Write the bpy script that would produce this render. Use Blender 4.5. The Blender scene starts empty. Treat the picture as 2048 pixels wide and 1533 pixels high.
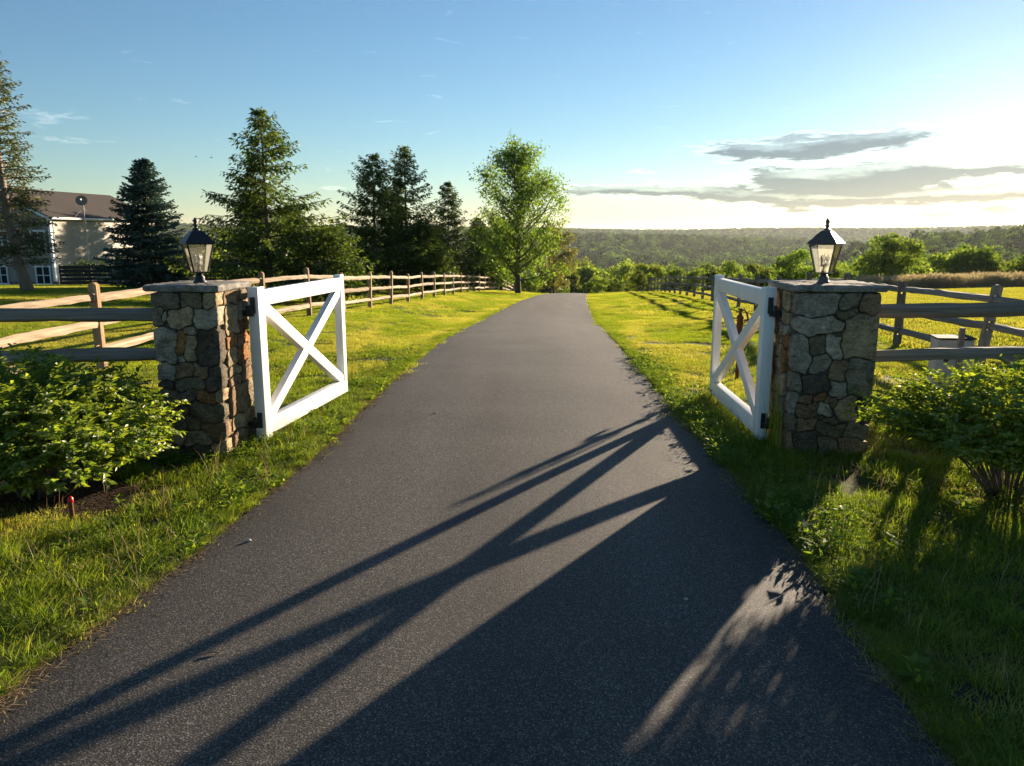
import bpy, bmesh, math, random
import numpy as np
from mathutils import Vector, Matrix, noise

R = math.radians
rng = np.random.default_rng(7)
random.seed(7)
SC = bpy.context.scene
COL = SC.collection

# ------------------------------------------------------------------ camera, sky, sun, exposure
cam_d = bpy.data.cameras.new('camera')
cam_d.sensor_fit = 'HORIZONTAL'
cam_d.sensor_width = 36.0
cam_d.lens = 27.07
cam_d.clip_start = 0.05
cam_d.clip_end = 40000
cam = bpy.data.objects.new('camera', cam_d)
COL.objects.link(cam)
cam.location = (0, 0, 2.0)
cam.rotation_euler = (R(90 - 11.06), 0, 0)
SC.camera = cam

SUN_AZ, SUN_EL = 34.3, 8.5          # degrees, azimuth clockwise from +Y
world = bpy.data.worlds.new('World')
SC.world = world
world.use_nodes = True

sun_d = bpy.data.lights.new('sun', 'SUN')
sun_d.energy = 4.7
sun_d.angle = R(0.55)
sun_d.color = (1.0, 0.81, 0.59)
sun = bpy.data.objects.new('sun', sun_d)
COL.objects.link(sun)
sd = Vector((math.sin(R(SUN_AZ)) * math.cos(R(SUN_EL)), math.cos(R(SUN_AZ)) * math.cos(R(SUN_EL)), math.sin(R(SUN_EL))))
sun.rotation_euler = sd.to_track_quat('Z', 'Y').to_euler()
sun.location = (30, 40, 30)

SC.view_settings.view_transform = 'Standard'
SC.view_settings.look = 'None'
SC.view_settings.gamma = 1.0
SC.view_settings.exposure = 1.78
SC.view_settings.use_curve_mapping = False
SC.render.engine = 'CYCLES'
cy = SC.cycles
cy.max_bounces = 7
cy.diffuse_bounces = 4
cy.glossy_bounces = 3
cy.transmission_bounces = 5
cy.transparent_max_bounces = 10
cy.volume_bounces = 0
cy.caustics_reflective = False
cy.caustics_refractive = False
cy.use_adaptive_sampling = True
cy.adaptive_threshold = 0.015
cy.use_denoising = True


class NT:
    """small helper round a node tree"""
    def __init__(s, tree):
        s.t = tree
        tree.nodes.clear()

    def n(s, kind, **kw):
        nd = s.t.nodes.new(kind)
        for k, v in kw.items():
            setattr(nd, k, v)
        return nd

    def put(s, sock, v):
        if v is None:
            return
        if isinstance(v, bpy.types.NodeSocket):
            s.t.links.new(v, sock)
        elif isinstance(v, tuple) and len(v) == 3 and sock.type == 'RGBA':
            sock.default_value = (*v, 1)
        else:
            sock.default_value = v

    def m(s, op, a, b=None, c=None, clamp=False):
        nd = s.n('ShaderNodeMath', operation=op, use_clamp=clamp)
        s.put(nd.inputs[0], a)
        s.put(nd.inputs[1], b)
        s.put(nd.inputs[2], c)
        return nd.outputs[0]

    def mix(s, f, a, b, mode='MIX'):
        nd = s.n('ShaderNodeMix', data_type='RGBA', blend_type=mode)
        s.put(nd.inputs[0], f)
        s.put(nd.inputs[6], a)
        s.put(nd.inputs[7], b)
        return nd.outputs[2]

    def step(s, x, lo, hi, a=0.0, b=1.0):
        nd = s.n('ShaderNodeMapRange', interpolation_type='SMOOTHSTEP')
        for i, v in enumerate((x, lo, hi, a, b)):
            s.put(nd.inputs[i], v)
        return nd.outputs[0]

    def noise(s, vec, scale, detail=3.0, rough=0.55, dist=0.0):
        nd = s.n('ShaderNodeTexNoise')
        s.put(nd.inputs['Vector'], vec)
        nd.inputs['Scale'].default_value = scale
        nd.inputs['Detail'].default_value = detail
        nd.inputs['Roughness'].default_value = rough
        nd.inputs['Distortion'].default_value = dist
        return nd.outputs[0]

    def vmul(s, vec, v):
        nd = s.n('ShaderNodeVectorMath', operation='MULTIPLY')
        s.put(nd.inputs[0], vec)
        nd.inputs[1].default_value = v
        return nd.outputs[0]

    def xyz(s, x, y, z=0.0):
        nd = s.n('ShaderNodeCombineXYZ')
        for i, v in enumerate((x, y, z)):
            s.put(nd.inputs[i], v)
        return nd.outputs[0]


def build_world():
    T = NT(world.node_tree)
    out = T.n('ShaderNodeOutputWorld')
    bg = T.n('ShaderNodeBackground')
    bg.inputs[1].default_value = 0.052
    sky = T.n('ShaderNodeTexSky', sky_type='NISHITA')
    sky.sun_disc = False
    sky.sun_elevation = R(SUN_EL)
    sky.sun_rotation = R(SUN_AZ)
    sky.altitude = 120
    sky.air_density = 1.0
    sky.dust_density = 0.10
    sky.ozone_density = 3.3
    S = T.mix(1.0, sky.outputs[0], (.97, .985, .965), 'MULTIPLY')
    # direction -> azimuth, elevation in degrees
    tc = T.n('ShaderNodeTexCoord')
    sep = T.n('ShaderNodeSeparateXYZ')
    T.put(sep.inputs[0], tc.outputs['Generated'])
    az = T.m('MULTIPLY', T.m('ARCTAN2', sep.outputs[0], sep.outputs[1]), 57.29578)
    el = T.m('MULTIPLY', T.m('ARCSINE', sep.outputs[2]), 57.29578)
    w1 = T.noise(T.xyz(T.m('MULTIPLY', az, .16), T.m('MULTIPLY', el, .7)), 1.0, 4, .6)
    w2 = T.noise(T.xyz(T.m('MULTIPLY', az, .20), T.m('MULTIPLY', el, .9), 7.3), 1.0, 5, .62)
    w3 = T.noise(T.xyz(T.m('MULTIPLY', az, .42), T.m('MULTIPLY', el, 2.3), 3.1), 1.0, 8, .56, .7)
    u = T.m('ADD', az, T.m('MULTIPLY', T.m('SUBTRACT', w1, .5), 5.0))
    v = T.m('ADD', el, T.m('MULTIPLY', T.m('SUBTRACT', w2, .5), 1.5))
    #       az0   el0   half-az half-el slope amp
    banks = (
            (20.5, 5.55, 5.0, .50, .055, 1.15), (16.0, 5.5, 3.5, .33, .02, .8), (25.6, 5.95, 2.6, .36, .10, .8),
            (19.6, 3.55, 3.2, .38, -.02, 1.0), (23.5, 3.2, 4.5, .36, -.02, 1.3), (27.0, 3.95, 6.5, .36, .01, 1.5), (36.0, 3.9, 6.0, .35, 0, 1.2),
            (14.5, 2.75, 4.8, .33, -.05, 1.0), (5.5, 2.95, 3.4, .24, -.01, .85), (10.0, 2.8, 3.0, .22, 0, .8),
            (20.5, 2.3, 4.5, .30, -.02, 1.2), (29.0, 2.25, 7.5, .36, .0, 1.5), (40.0, 2.3, 6.0, .35, 0, .8),
            (19.6, 1.52, 1.7, .14, 0, .85), (25.6, 1.2, 1.1, .12, 0, .7), (28.8, 1.25, 1.5, .13, 0, .75), (32.0, 1.3, 1.6, .15, 0, .75),
            (11.4, 1.3, 1.2, .18, 0, .45), (9.4, 4.2, 1.3, .35, 0, .42), (-29.6, 7.0, 2.2, .28, -.05, .50), (-29.2, 5.65, 2.6, .16, -.02, .46),
            (-13.6, 3.22, 1.8, .10, 0, .45), (-17.5, 3.4, 1.6, .12, 0, .42), (-25.0, 8.4, 3.0, .2, 0, .34),
            (60, 3.4, 9, .5, 0, .9), (80, 5.5, 8, .5, .02, .8), (-60, 4.5, 7, .3, 0, .5), (-85, 6, 8, .4, 0, .5), (120, 4, 10, .5, 0, .7), (-130, 5, 9, .4, 0, .6))

    def mass(u, v):
        tot = None
        for (a0, e0, sa, se, sl, am) in banks:
            se = se * (1.3 if am < .75 else 1.65 if a0 < 18 else 1.5)
            am = am * (1.0 if am < .75 else 1.25)
            du = T.m('SUBTRACT', u, a0)
            dv = T.m('SUBTRACT', T.m('SUBTRACT', v, e0), T.m('MULTIPLY', du, sl))
            q = T.m('ADD', T.m('POWER', T.m('ABSOLUTE', T.m('DIVIDE', du, sa)), 2.0), T.m('POWER', T.m('ABSOLUTE', T.m('DIVIDE', dv, se)), 2.0))
            g = T.m('MULTIPLY', T.m('EXPONENT', T.m('MULTIPLY', q, -1.0)), am)
            tot = g if tot is None else T.m('ADD', tot, g)
        return tot
    tot = mass(u, v)
    above = mass(T.m('ADD', u, .5), T.m('ADD', v, .30))        # how thick the cloud is a little nearer the sun
    t = T.m('ADD', tot, T.m('MULTIPLY', T.m('SUBTRACT', w3, .5), 2.0))
    alpha = T.m('MULTIPLY', T.step(t, .27, .66), .97)
    w4 = T.noise(T.xyz(T.m('MULTIPLY', az, .9), T.m('MULTIPLY', el, 4.2), 11.7), 1.0, 8, .58, .5)
    core = T.step(T.m('ADD', t, T.m('MULTIPLY', T.m('SUBTRACT', w4, .5), 1.3)), .42, 1.15)
    # thin cloud lights up from behind, thick cloud turns grey
    edge = T.mix(1.0, T.mix(1.0, S, (1.05, 1.05, 1.05), 'MULTIPLY'), (1.6, 1.45, 1.25), 'ADD')
    grey = T.mix(1.0, T.mix(1.0, S, (.24, .24, .25), 'MULTIPLY'), (.60, .64, .78), 'ADD')
    rim = T.step(T.m('ADD', T.m('SUBTRACT', tot, above), T.m('MULTIPLY', T.m('SUBTRACT', w4, .5), .7)), .15, .95, 0, .5)
    cloud = T.mix(T.m('MULTIPLY', core, T.m('SUBTRACT', 1.0, rim)), edge, grey)
    T.put(bg.inputs[0], T.mix(alpha, S, cloud))
    T.t.links.new(bg.outputs[0], out.inputs[0])


build_world()

# ------------------------------------------------------------------ mesh helpers
def link(o, parent=None):
    COL.objects.link(o)
    if parent is not None:
        o.parent = parent
    return o


def tag(o, label=None, cat=None, group=None, kind=None):
    if label: o['label'] = label
    if cat: o['category'] = cat
    if group: o['group'] = group
    if kind: o['kind'] = kind
    return o


def empty(name, loc=(0, 0, 0), rz=0.0):
    o = bpy.data.objects.new(name, None)
    o.empty_display_size = .2
    COL.objects.link(o)
    o.location = loc
    o.rotation_euler = (0, 0, rz)
    return o


def np_mesh(name, V, faces, smooth=False):
    """V (n,3); faces: list of int arrays (m,k)"""
    me = bpy.data.meshes.new(name)
    V = np.asarray(V, dtype=np.float32)
    me.vertices.add(len(V))
    me.vertices.foreach_set('co', V.ravel())
    loops = np.concatenate([np.asarray(f).ravel() for f in faces]).astype(np.int32)
    sizes = np.concatenate([np.full(len(f), np.asarray(f).shape[1]) for f in faces]).astype(np.int32)
    starts = np.concatenate([[0], np.cumsum(sizes)[:-1]]).astype(np.int32)
    me.loops.add(len(loops))
    me.loops.foreach_set('vertex_index', loops)
    me.polygons.add(len(sizes))
    me.polygons.foreach_set('loop_start', starts)
    if smooth:
        me.polygons.foreach_set('use_smooth', np.ones(len(sizes), dtype=bool))
    me.update(calc_edges=True)
    return me


def mobj(name, me, mat, parent=None):
    o = bpy.data.objects.new(name, me)
    if mat is not None and not me.materials:
        me.materials.append(mat)
    return link(o, parent)


class MB:
    """collects shapes into one mesh"""
    def __init__(s):
        s.v, s.f = [], []

    def add(s, vs, fs):
        b = len(s.v)
        s.v += [tuple(p) for p in vs]
        s.f += [tuple(b + i for i in f) for f in fs]
        return s

    def box(s, c, d, M=None, bev=0.0):
        x, y, z = d[0] / 2, d[1] / 2, d[2] / 2
        if bev <= 0:
            vs = [Vector((i * x, j * y, k * z)) for i in (-1, 1) for j in (-1, 1) for k in (-1, 1)]
            fs = [(0, 1, 3, 2), (4, 6, 7, 5), (0, 4, 5, 1), (2, 3, 7, 6), (0, 2, 6, 4), (1, 5, 7, 3)]
        else:
            bm = bmesh.new()
            bmesh.ops.create_cube(bm, size=1.0)
            for q in bm.verts:
                q.co = Vector((q.co.x * d[0], q.co.y * d[1], q.co.z * d[2]))
            bmesh.ops.bevel(bm, geom=bm.edges[:], offset=bev, segments=2, affect='EDGES', profile=.6)
            bm.verts.index_update()
            vs = [q.co.copy() for q in bm.verts]
            fs = [tuple(q.index for q in f.verts) for f in bm.faces]
            bm.free()
        c = Vector(c)
        vs = [(M @ p if M else p) + c for p in vs]
        return s.add(vs, fs)

    def tube(s, pts, rad, n=8, cap=True, jit=0.0):
        pts = [Vector(p) for p in pts]
        vs, fs = [], []
        up = Vector((0, 0, 1))
        px = None
        for i, p in enumerate(pts):
            d = (pts[min(i + 1, len(pts) - 1)] - pts[max(i - 1, 0)]).normalized()
            if px is None:
                a = up if abs(d.dot(up)) < .9 else Vector((1, 0, 0))
                px = (a - d * a.dot(d)).normalized()
            else:
                px = (px - d * px.dot(d)).normalized()
            py = d.cross(px)
            r = rad[i] if hasattr(rad, '__len__') else rad
            for k in range(n):
                a = 2 * math.pi * k / n
                rr = r * (1 + jit * (random.random() - .5))
                vs.append(p + (px * math.cos(a) + py * math.sin(a)) * rr)
        for i in range(len(pts) - 1):
            for k in range(n):
                k2 = (k + 1) % n
                fs.append((i * n + k, i * n + k2, (i + 1) * n + k2, (i + 1) * n + k))
        if cap:
            fs.append(tuple(reversed(range(n))))
            fs.append(tuple((len(pts) - 1) * n + k for k in range(n)))
        return s.add(vs, fs)

    def lathe(s, prof, n=16, rot=0.0, c=(0, 0, 0), cap=True):
        vs, fs = [], []
        for r, z in prof:
            for k in range(n):
                a = rot + 2 * math.pi * k / n
                vs.append((c[0] + r * math.cos(a), c[1] + r * math.sin(a), c[2] + z))
        for i in range(len(prof) - 1):
            for k in range(n):
                k2 = (k + 1) % n
                fs.append((i * n + k, i * n + k2, (i + 1) * n + k2, (i + 1) * n + k))
        if cap:
            fs.append(tuple(reversed(range(n))))
            fs.append(tuple((len(prof) - 1) * n + k for k in range(n)))
        return s.add(vs, fs)

    def prism(s, poly, z0, z1):
        n = len(poly)
        vs = [(p[0], p[1], z0) for p in poly] + [(p[0], p[1], z1) for p in poly]
        fs = [tuple(reversed(range(n))), tuple(range(n, 2 * n))]
        fs += [(k, (k + 1) % n, n + (k + 1) % n, n + k) for k in range(n)]
        return s.add(vs, fs)

    def mesh(s, name, smooth=False):
        me = bpy.data.meshes.new(name)
        me.from_pydata([tuple(p) for p in s.v], [], s.f)
        if smooth:
            me.polygons.foreach_set('use_smooth', [True] * len(me.polygons))
        me.update()
        return me

    def build(s, name, mat, parent=None, smooth=False):
        return mobj(name, s.mesh(name, smooth), mat, parent)


def soften(o, ang=35):
    """smooth shading with sharp creases kept"""
    me = o.data
    me.polygons.foreach_set('use_smooth', [True] * len(me.polygons))
    me.update()
    try:
        me.set_sharp_from_angle(angle=R(ang))
    except Exception:
        pass
    return o


# ------------------------------------------------------------------ materials
MATS = {}


def mat(name):
    m = bpy.data.materials.new(name)
    m.use_nodes = True
    T = NT(m.node_tree)
    T.out = T.n('ShaderNodeOutputMaterial')
    MATS[name] = m
    return m, T


def principled(T, col, rough=.6, spec=.4, metal=0.0, bump=None, bstr=.3, bdist=.01):
    p = T.n('ShaderNodeBsdfPrincipled')
    T.put(p.inputs['Base Color'], col)
    T.put(p.inputs['Roughness'], rough)
    T.put(p.inputs['Specular IOR Level'], spec)
    T.put(p.inputs['Metallic'], metal)
    if bump is not None:
        b = T.n('ShaderNodeBump')
        b.inputs['Strength'].default_value = bstr
        b.inputs['Distance'].default_value = bdist
        T.put(b.inputs['Height'], bump)
        T.put(p.inputs['Normal'], b.outputs[0])
    T.put(T.out.inputs[0], p.outputs[0])
    return p


def pos(T):
    return T.n('ShaderNodeNewGeometry').outputs['Position']


def objco(T):
    return T.n('ShaderNodeTexCoord').outputs['Object']


def foliage(name, a, b, c=None, trans=.45, tcol=None, scale=1.2, gloss=.06, rough=.45, dry=0.0, patch=None):
    """leaf: reflects a..b, lets light through (tcol), slight sheen"""
    m, T = mat(name)
    P = pos(T)
    rnd = T.n('ShaderNodeObjectInfo').outputs['Random']
    isl = T.n('ShaderNodeNewGeometry').outputs['Random Per Island']
    f = T.m('ADD', T.m('MULTIPLY', T.noise(P, scale, 3), .7), T.m('MULTIPLY', isl, .45))
    col = T.mix(T.step(f, .3, .85), a, b)
    if patch is not None:
        pn = T.noise(T.vmul(P, (.55, .22, .3)), 1.0, 4, .6, .6)
        col = T.mix(T.step(pn, .43, .62, 0, .85), col, patch)
        col = T.mix(T.step(T.noise(P, 1.7, 3), .56, .70, 0, .6), col, tuple(.55 * q for q in a))
    if dry:
        col = T.mix(T.m('GREATER_THAN', isl, 1 - dry), col, (.34, .27, .12))
    if c is not None:
        col = T.mix(T.step(rnd, .2, 1.0, 0, .7), col, c)
        kk = T.m('ADD', T.m('MULTIPLY', T.m('FRACT', T.m('MULTIPLY', rnd, 7.31)), .95), .5)
        col = T.mix(1.0, col, T.xyz(kk, kk, kk), 'MULTIPLY')
    d = T.n('ShaderNodeBsdfDiffuse')
    T.put(d.inputs[0], col)
    t = T.n('ShaderNodeBsdfTranslucent')
    T.put(t.inputs[0], T.mix(1.0, col, tcol or (1.7, 1.6, .8), 'MULTIPLY'))
    s = T.n('ShaderNodeMixShader')
    s.inputs[0].default_value = trans
    T.put(s.inputs[1], d.outputs[0])
    T.put(s.inputs[2], t.outputs[0])
    g = T.n('ShaderNodeBsdfGlossy')
    g.inputs['Roughness'].default_value = rough
    T.put(g.inputs[0], (1, 1, 1))
    s2 = T.n('ShaderNodeMixShader')
    s2.inputs[0].default_value = gloss
    T.put(s2.inputs[1], s.outputs[0])
    T.put(s2.inputs[2], g.outputs[0])
    T.put(T.out.inputs[0], s2.outputs[0])
    return m


def make_materials():
    # asphalt
    m, T = mat('asphalt')
    P = pos(T)
    vor = T.n('ShaderNodeTexVoronoi')
    T.put(vor.inputs['Vector'], P)
    vor.inputs['Scale'].default_value = 125
    sp = T.n('ShaderNodeSeparateXYZ')
    T.put(sp.inputs[0], vor.outputs['Color'])
    stone = sp.outputs[0]
    big = T.noise(P, .55, 4, .6)
    stretch = T.noise(T.vmul(P, (1.3, .12, 1)), 1.0, 3, .5)
    seam = T.noise(T.vmul(P, (.25, 1.1, 1)), 1.0, 3, .6)
    base = T.mix(T.step(stone, .25, 1.0), (.062, .054, .045), (.182, .158, .130))
    base = T.mix(T.step(stone, .93, .97), base, (.26, .24, .21))
    base = T.mix(T.step(T.m('MULTIPLY', vor.outputs['Distance'], 1.0), .30, .75), base, (.030, .028, .026))
    k = T.m('ADD', T.m('MULTIPLY', T.m('SUBTRACT', big, .5), .8), T.m('ADD', T.m('MULTIPLY', T.m('SUBTRACT', stretch, .5), .95), T.m('MULTIPLY', T.m('SUBTRACT', seam, .5), .35)))
    at = T.n('ShaderNodeAttribute')
    at.attribute_name = 'across'
    ac = T.m('ADD', at.outputs['Fac'], T.m('MULTIPLY', T.m('SUBTRACT', T.noise(P, .9, 3), .5), .10))
    lane = T.m('ADD', T.step(T.m('ABSOLUTE', T.m('SUBTRACT', ac, .27)), .13, .02), T.step(T.m('ABSOLUTE', T.m('SUBTRACT', ac, .73)), .13, .02))
    rim = T.step(T.m('ABSOLUTE', T.m('SUBTRACT', ac, .5)), .36, .50)
    spy = T.n('ShaderNodeSeparateXYZ')
    T.put(spy.inputs[0], P)
    joint = T.step(T.m('ABSOLUTE', T.m('SUBTRACT', spy.outputs[1], T.m('ADD', 11.6, T.m('MULTIPLY', T.noise(P, .8, 4), .5)))), .10, .02)
    spots = T.step(T.noise(P, 2.3, 5, .6), .66, .76)
    k = T.m('ADD', k, T.m('SUBTRACT', T.m('MULTIPLY', lane, .16), T.m('ADD', T.m('MULTIPLY', rim, .30), T.m('ADD', T.m('MULTIPLY', joint, .16), T.m('MULTIPLY', spots, .22)))))
    g = T.m('ADD', k, 1.0)
    col = T.mix(1.0, base, T.xyz(g, g, g), 'MULTIPLY')
    fine = T.noise(P, 260, 2)
    h = T.m('ADD', T.m('MULTIPLY', stone, .7), T.m('SUBTRACT', T.m('MULTIPLY', fine, .4), T.m('MULTIPLY', vor.outputs['Distance'], .8)))
    principled(T, col, .75, .3, bump=h, bstr=.35, bdist=.003)

    # ground under the grass: soil, thatch, far meadow
    m, T = mat('ground')
    P = pos(T)
    n1 = T.noise(P, 3.5, 5)
    n2 = T.noise(P, 40, 4)
    n3 = T.noise(P, .05, 4)
    soil = T.mix(n2, (.030, .024, .016), (.085, .068, .042))
    turf = T.mix(n2, (.045, .075, .014), (.11, .15, .035))
    near = T.mix(T.step(n1, .40, .58), soil, turf)
    # mulch beds round the two bushes
    bed = None
    for (bx, by, br) in ((-3.6, 5.85, .95), (3.88, 5.7, .40)):
        vm = T.n('ShaderNodeVectorMath', operation='DISTANCE')
        T.put(vm.inputs[0], T.vmul(P, (1, 1, 0)))
        vm.inputs[1].default_value = (bx, by, 0)
        b1 = T.step(T.m('ADD', vm.outputs['Value'], T.m('MULTIPLY', T.m('SUBTRACT', n1, .5), .8)), br, br - .3)
        bed = b1 if bed is None else T.m('MAXIMUM', bed, b1)
    mulch = T.mix(T.step(n2, .35, .7), (.018, .012, .008), (.095, .058, .034))
    near = T.mix(bed, near, mulch)
    far = T.mix(n3, (.055, .10, .020), (.15, .19, .05))
    cd = T.n('ShaderNodeVectorMath', operation='LENGTH')
    T.put(cd.inputs[0], P)
    col = T.mix(T.step(cd.outputs['Value'], 20, 90), near, far)
    principled(T, col, .95, .1, bump=T.m('ADD', n2, n1), bstr=.5, bdist=.03)

    # stones: base colour from the object, grain and stains from noise
    m, T = mat('stone')
    oi = T.n('ShaderNodeObjectInfo')
    P = pos(T)
    n1 = T.noise(P, 7, 6, .65, .6)
    n2 = T.noise(P, 55, 5, .7)
    n3 = T.noise(T.vmul(P, (9, 9, 26)), 1.0, 5, .7, 1.2)
    n5 = T.noise(P, 130, 4, .7)
    k = T.m('ADD', T.m('ADD', T.step(n1, .28, .72, .05, .75), T.step(n2, .35, .65, 0, .45)), T.m('ADD', T.step(n3, .35, .68, 0, .5), T.step(n5, .35, .65, 0, .3)))
    col = T.mix(1.0, oi.outputs['Color'], T.xyz(k, k, k), 'MULTIPLY')
    col = T.mix(T.step(T.noise(P, 4.3, 4, .6, .5), .58, .70, 0, .45), col, (.24, .12, .055))
    col = T.mix(T.step(n2, .58, .70, 0, .55), col, (.42, .41, .36))
    h = T.m('ADD', n1, T.m('ADD', T.m('MULTIPLY', n2, .5), T.m('MULTIPLY', n3, .4)))
    principled(T, col, .9, .2, bump=T.m('ADD', h, T.m('MULTIPLY', n5, .35)), bstr=1.0, bdist=.03)

    m, T = mat('mortar')
    P = pos(T)
    n2 = T.noise(P, 60, 4)
    principled(T, T.mix(n2, (.06, .05, .038), (.17, .145, .11)), .95, .1, bump=n2, bstr=.6, bdist=.01)

    # split rails and posts: weathered wood
    for nm, a, b in (('cedar', (.26, .185, .115), (.46, .36, .25)), ('grey_wood', (.15, .125, .10), (.28, .24, .20)), ('dark_wood', (.018, .016, .015), (.04, .036, .033))):
        m, T = mat(nm)
        O = objco(T)
        rnd = T.n('ShaderNodeObjectInfo').outputs['Random']
        off = T.n('ShaderNodeVectorMath', operation='ADD')
        T.put(off.inputs[0], T.vmul(O, (1.6, 26, 26)))
        T.put(off.inputs[1], T.xyz(T.m('MULTIPLY', rnd, 50), T.m('MULTIPLY', rnd, 31), 0))
        gr = T.noise(off.outputs[0], 1.0, 5, .65, .8)
        pt = T.noise(T.vmul(O, (2.2, 5, 5)), 1.0, 3)
        col = T.mix(T.step(gr, .3, .7), a, b)
        col = T.mix(T.step(pt, .52, .75, 0, .5), col, tuple(.5 * q for q in a))
        kk = T.m('ADD', T.m('MULTIPLY', rnd, .5), .75)
        col = T.mix(1.0, col, T.xyz(kk, kk, kk), 'MULTIPLY')
        principled(T, col, .85, .2, bump=gr, bstr=.7, bdist=.008)
    # posts carry their grain upright
    for nm, a, b in (('cedar_post', (.24, .145, .075), (.42, .28, .155)), ('grey_post', (.14, .115, .09), (.26, .22, .18))):
        m, T = mat(nm)
        O = objco(T)
        rnd = T.n('ShaderNodeObjectInfo').outputs['Random']
        gr = T.noise(T.vmul(O, (30, 30, 2.2)), 1.0, 5, .65, .7)
        col = T.mix(T.step(gr, .3, .7), a, b)
        kk = T.m('ADD', T.m('MULTIPLY', rnd, .5), .75)
        col = T.mix(1.0, col, T.xyz(kk, kk, kk), 'MULTIPLY')
        principled(T, col, .85, .2, bump=gr, bstr=.7, bdist=.008)

    m, T = mat('white_paint')
    O = objco(T)
    n = T.noise(O, 14, 4)
    drt = T.noise(T.vmul(O, (3, 3, .8)), 1.5, 4)
    col = T.mix(T.step(drt, .48, .72, 0, .4), (.80, .80, .77), (.60, .57, .50))
    principled(T, col, .38, .4, bump=n, bstr=.06, bdist=.01)

    m, T = mat('black_metal')
    n = T.noise(objco(T), 60, 3)
    principled(T, T.mix(n, (.010, .010, .012), (.026, .025, .027)), T.m('ADD', T.m('MULTIPLY', n, .25), .28), .5, bump=n, bstr=.08, bdist=.003)
    m, T = mat('bronze_metal')
    n = T.noise(objco(T), 40, 3)
    principled(T, T.mix(n, (.07, .05, .04), (.13, .095, .075)), .32, .6, bump=n, bstr=.1, bdist=.003)
    m, T = mat('rust')
    n = T.noise(objco(T), 30, 4)
    principled(T, T.mix(n, (.075, .022, .014), (.19, .065, .032)), .8, .25, bump=n, bstr=.4, bdist=.006)
    m, T = mat('grey_metal')
    n = T.noise(objco(T), 9, 4)
    principled(T, T.mix(n, (.34, .34, .33), (.46, .45, .44)), .5, .4)
    m, T = mat('red_plastic')
    principled(T, (.55, .02, .015), .35, .5)
    m, T = mat('candle_white')
    principled(T, (.75, .72, .64), .3, .5)

    m, T = mat('lamp_glass')
    tr = T.n('ShaderNodeBsdfTransparent')
    T.put(tr.inputs[0], (.95, .96, .95))
    gl = T.n('ShaderNodeBsdfGlossy')
    gl.inputs['Roughness'].default_value = .06
    df = T.n('ShaderNodeBsdfTranslucent')
    T.put(df.inputs[0], (.8, .75, .64))
    fr = T.n('ShaderNodeFresnel')
    fr.inputs[0].default_value = 1.5
    s1 = T.n('ShaderNodeMixShader')
    T.put(s1.inputs[0], fr.outputs[0])
    T.put(s1.inputs[1], tr.outputs[0])
    T.put(s1.inputs[2], gl.outputs[0])
    s2 = T.n('ShaderNodeMixShader')
    s2.inputs[0].default_value = .10
    T.put(s2.inputs[1], s1.outputs[0])
    T.put(s2.inputs[2], df.outputs[0])
    T.put(T.out.inputs[0], s2.outputs[0])
    m, T = mat('window_glass')
    principled(T, (.02, .024, .03), .06, .6)

    m, T = mat('siding')
    n = T.noise(objco(T), 3, 3)
    principled(T, T.mix(n, (.30, .25, .19), (.36, .31, .24)), .6, .3)
    m, T = mat('siding_shaded')  # darker copy of the beige siding, gable shade put into the colour
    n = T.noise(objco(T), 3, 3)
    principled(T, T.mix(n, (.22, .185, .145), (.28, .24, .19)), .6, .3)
    m, T = mat('roof_shingle')
    O = objco(T)
    n = T.noise(O, 7, 4)
    n2 = T.noise(O, .7, 4)
    principled(T, T.mix(T.m('MULTIPLY', T.m('ADD', n, n2), .5), (.040, .033, .029), (.10, .080, .068)), .9, .2, bump=n, bstr=.5, bdist=.03)
    m, T = mat('trim_white')
    principled(T, (.66, .68, .70), .5, .3)
    m, T = mat('far_white')
    principled(T, (.72, .74, .76), .6, .3)
    m, T = mat('foundation')
    n = T.noise(objco(T), 6, 4)
    principled(T, T.mix(n, (.10, .085, .075), (.22, .19, .17)), .9, .2)

    m, T = mat('bark')
    P = pos(T)
    n = T.noise(T.vmul(P, (9, 9, 2.2)), 1.0, 5, .65, .6)
    principled(T, T.mix(n, (.045, .033, .024), (.17, .13, .10)), .9, .2, bump=n, bstr=.8, bdist=.03)
    m, T = mat('pale_bark')
    P = pos(T)
    n = T.noise(T.vmul(P, (9, 9, 2.2)), 1.0, 5, .65, .6)
    principled(T, T.mix(n, (.12, .09, .065), (.34, .26, .19)), .9, .2, bump=n, bstr=.8, bdist=.03)

    # leaves, needles and grass
    foliage('hemlock_needles', (.026, .056, .014), (.105, .15, .026), trans=.40, scale=.9, gloss=.02)
    foliage('dark_needles', (.026, .050, .018), (.075, .11, .026), trans=.25, scale=.8, gloss=.03)
    foliage('spruce_needles', (.030, .062, .050), (.080, .125, .098), trans=.2, tcol=(1.1, 1.3, 1.0), scale=.9, gloss=.03)
    foliage('larch_needles', (.042, .058, .018), (.105, .115, .030), trans=.35, scale=.8, gloss=.03)
    foliage('maple_leaves', (.05, .112, .014), (.155, .235, .028), trans=.60, scale=.6, gloss=.03)
    foliage('russet_leaves', (.06, .080, .016), (.16, .155, .028), trans=.5, scale=.6)
    foliage('bush_leaves', (.085, .155, .020), (.27, .33, .04), trans=.55, scale=3.0, gloss=.035, rough=.45, tcol=(1.5, 1.45, .6))
    foliage('shrub_leaves', (.055, .105, .018), (.16, .22, .036), c=(.16, .20, .04), trans=.5, scale=.25, gloss=.02)
    foliage('wood_leaves', (.020, .055, .018), (.105, .18, .036), c=(.085, .15, .035), trans=.4, scale=.0045, gloss=0)
    foliage('far_wood_shaded', (.016, .042, .018), (.070, .125, .034), c=(.06, .11, .032), trans=.22, scale=.0045, gloss=0)  # darker leaf copy, shade of the far slopes put into the colour
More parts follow.
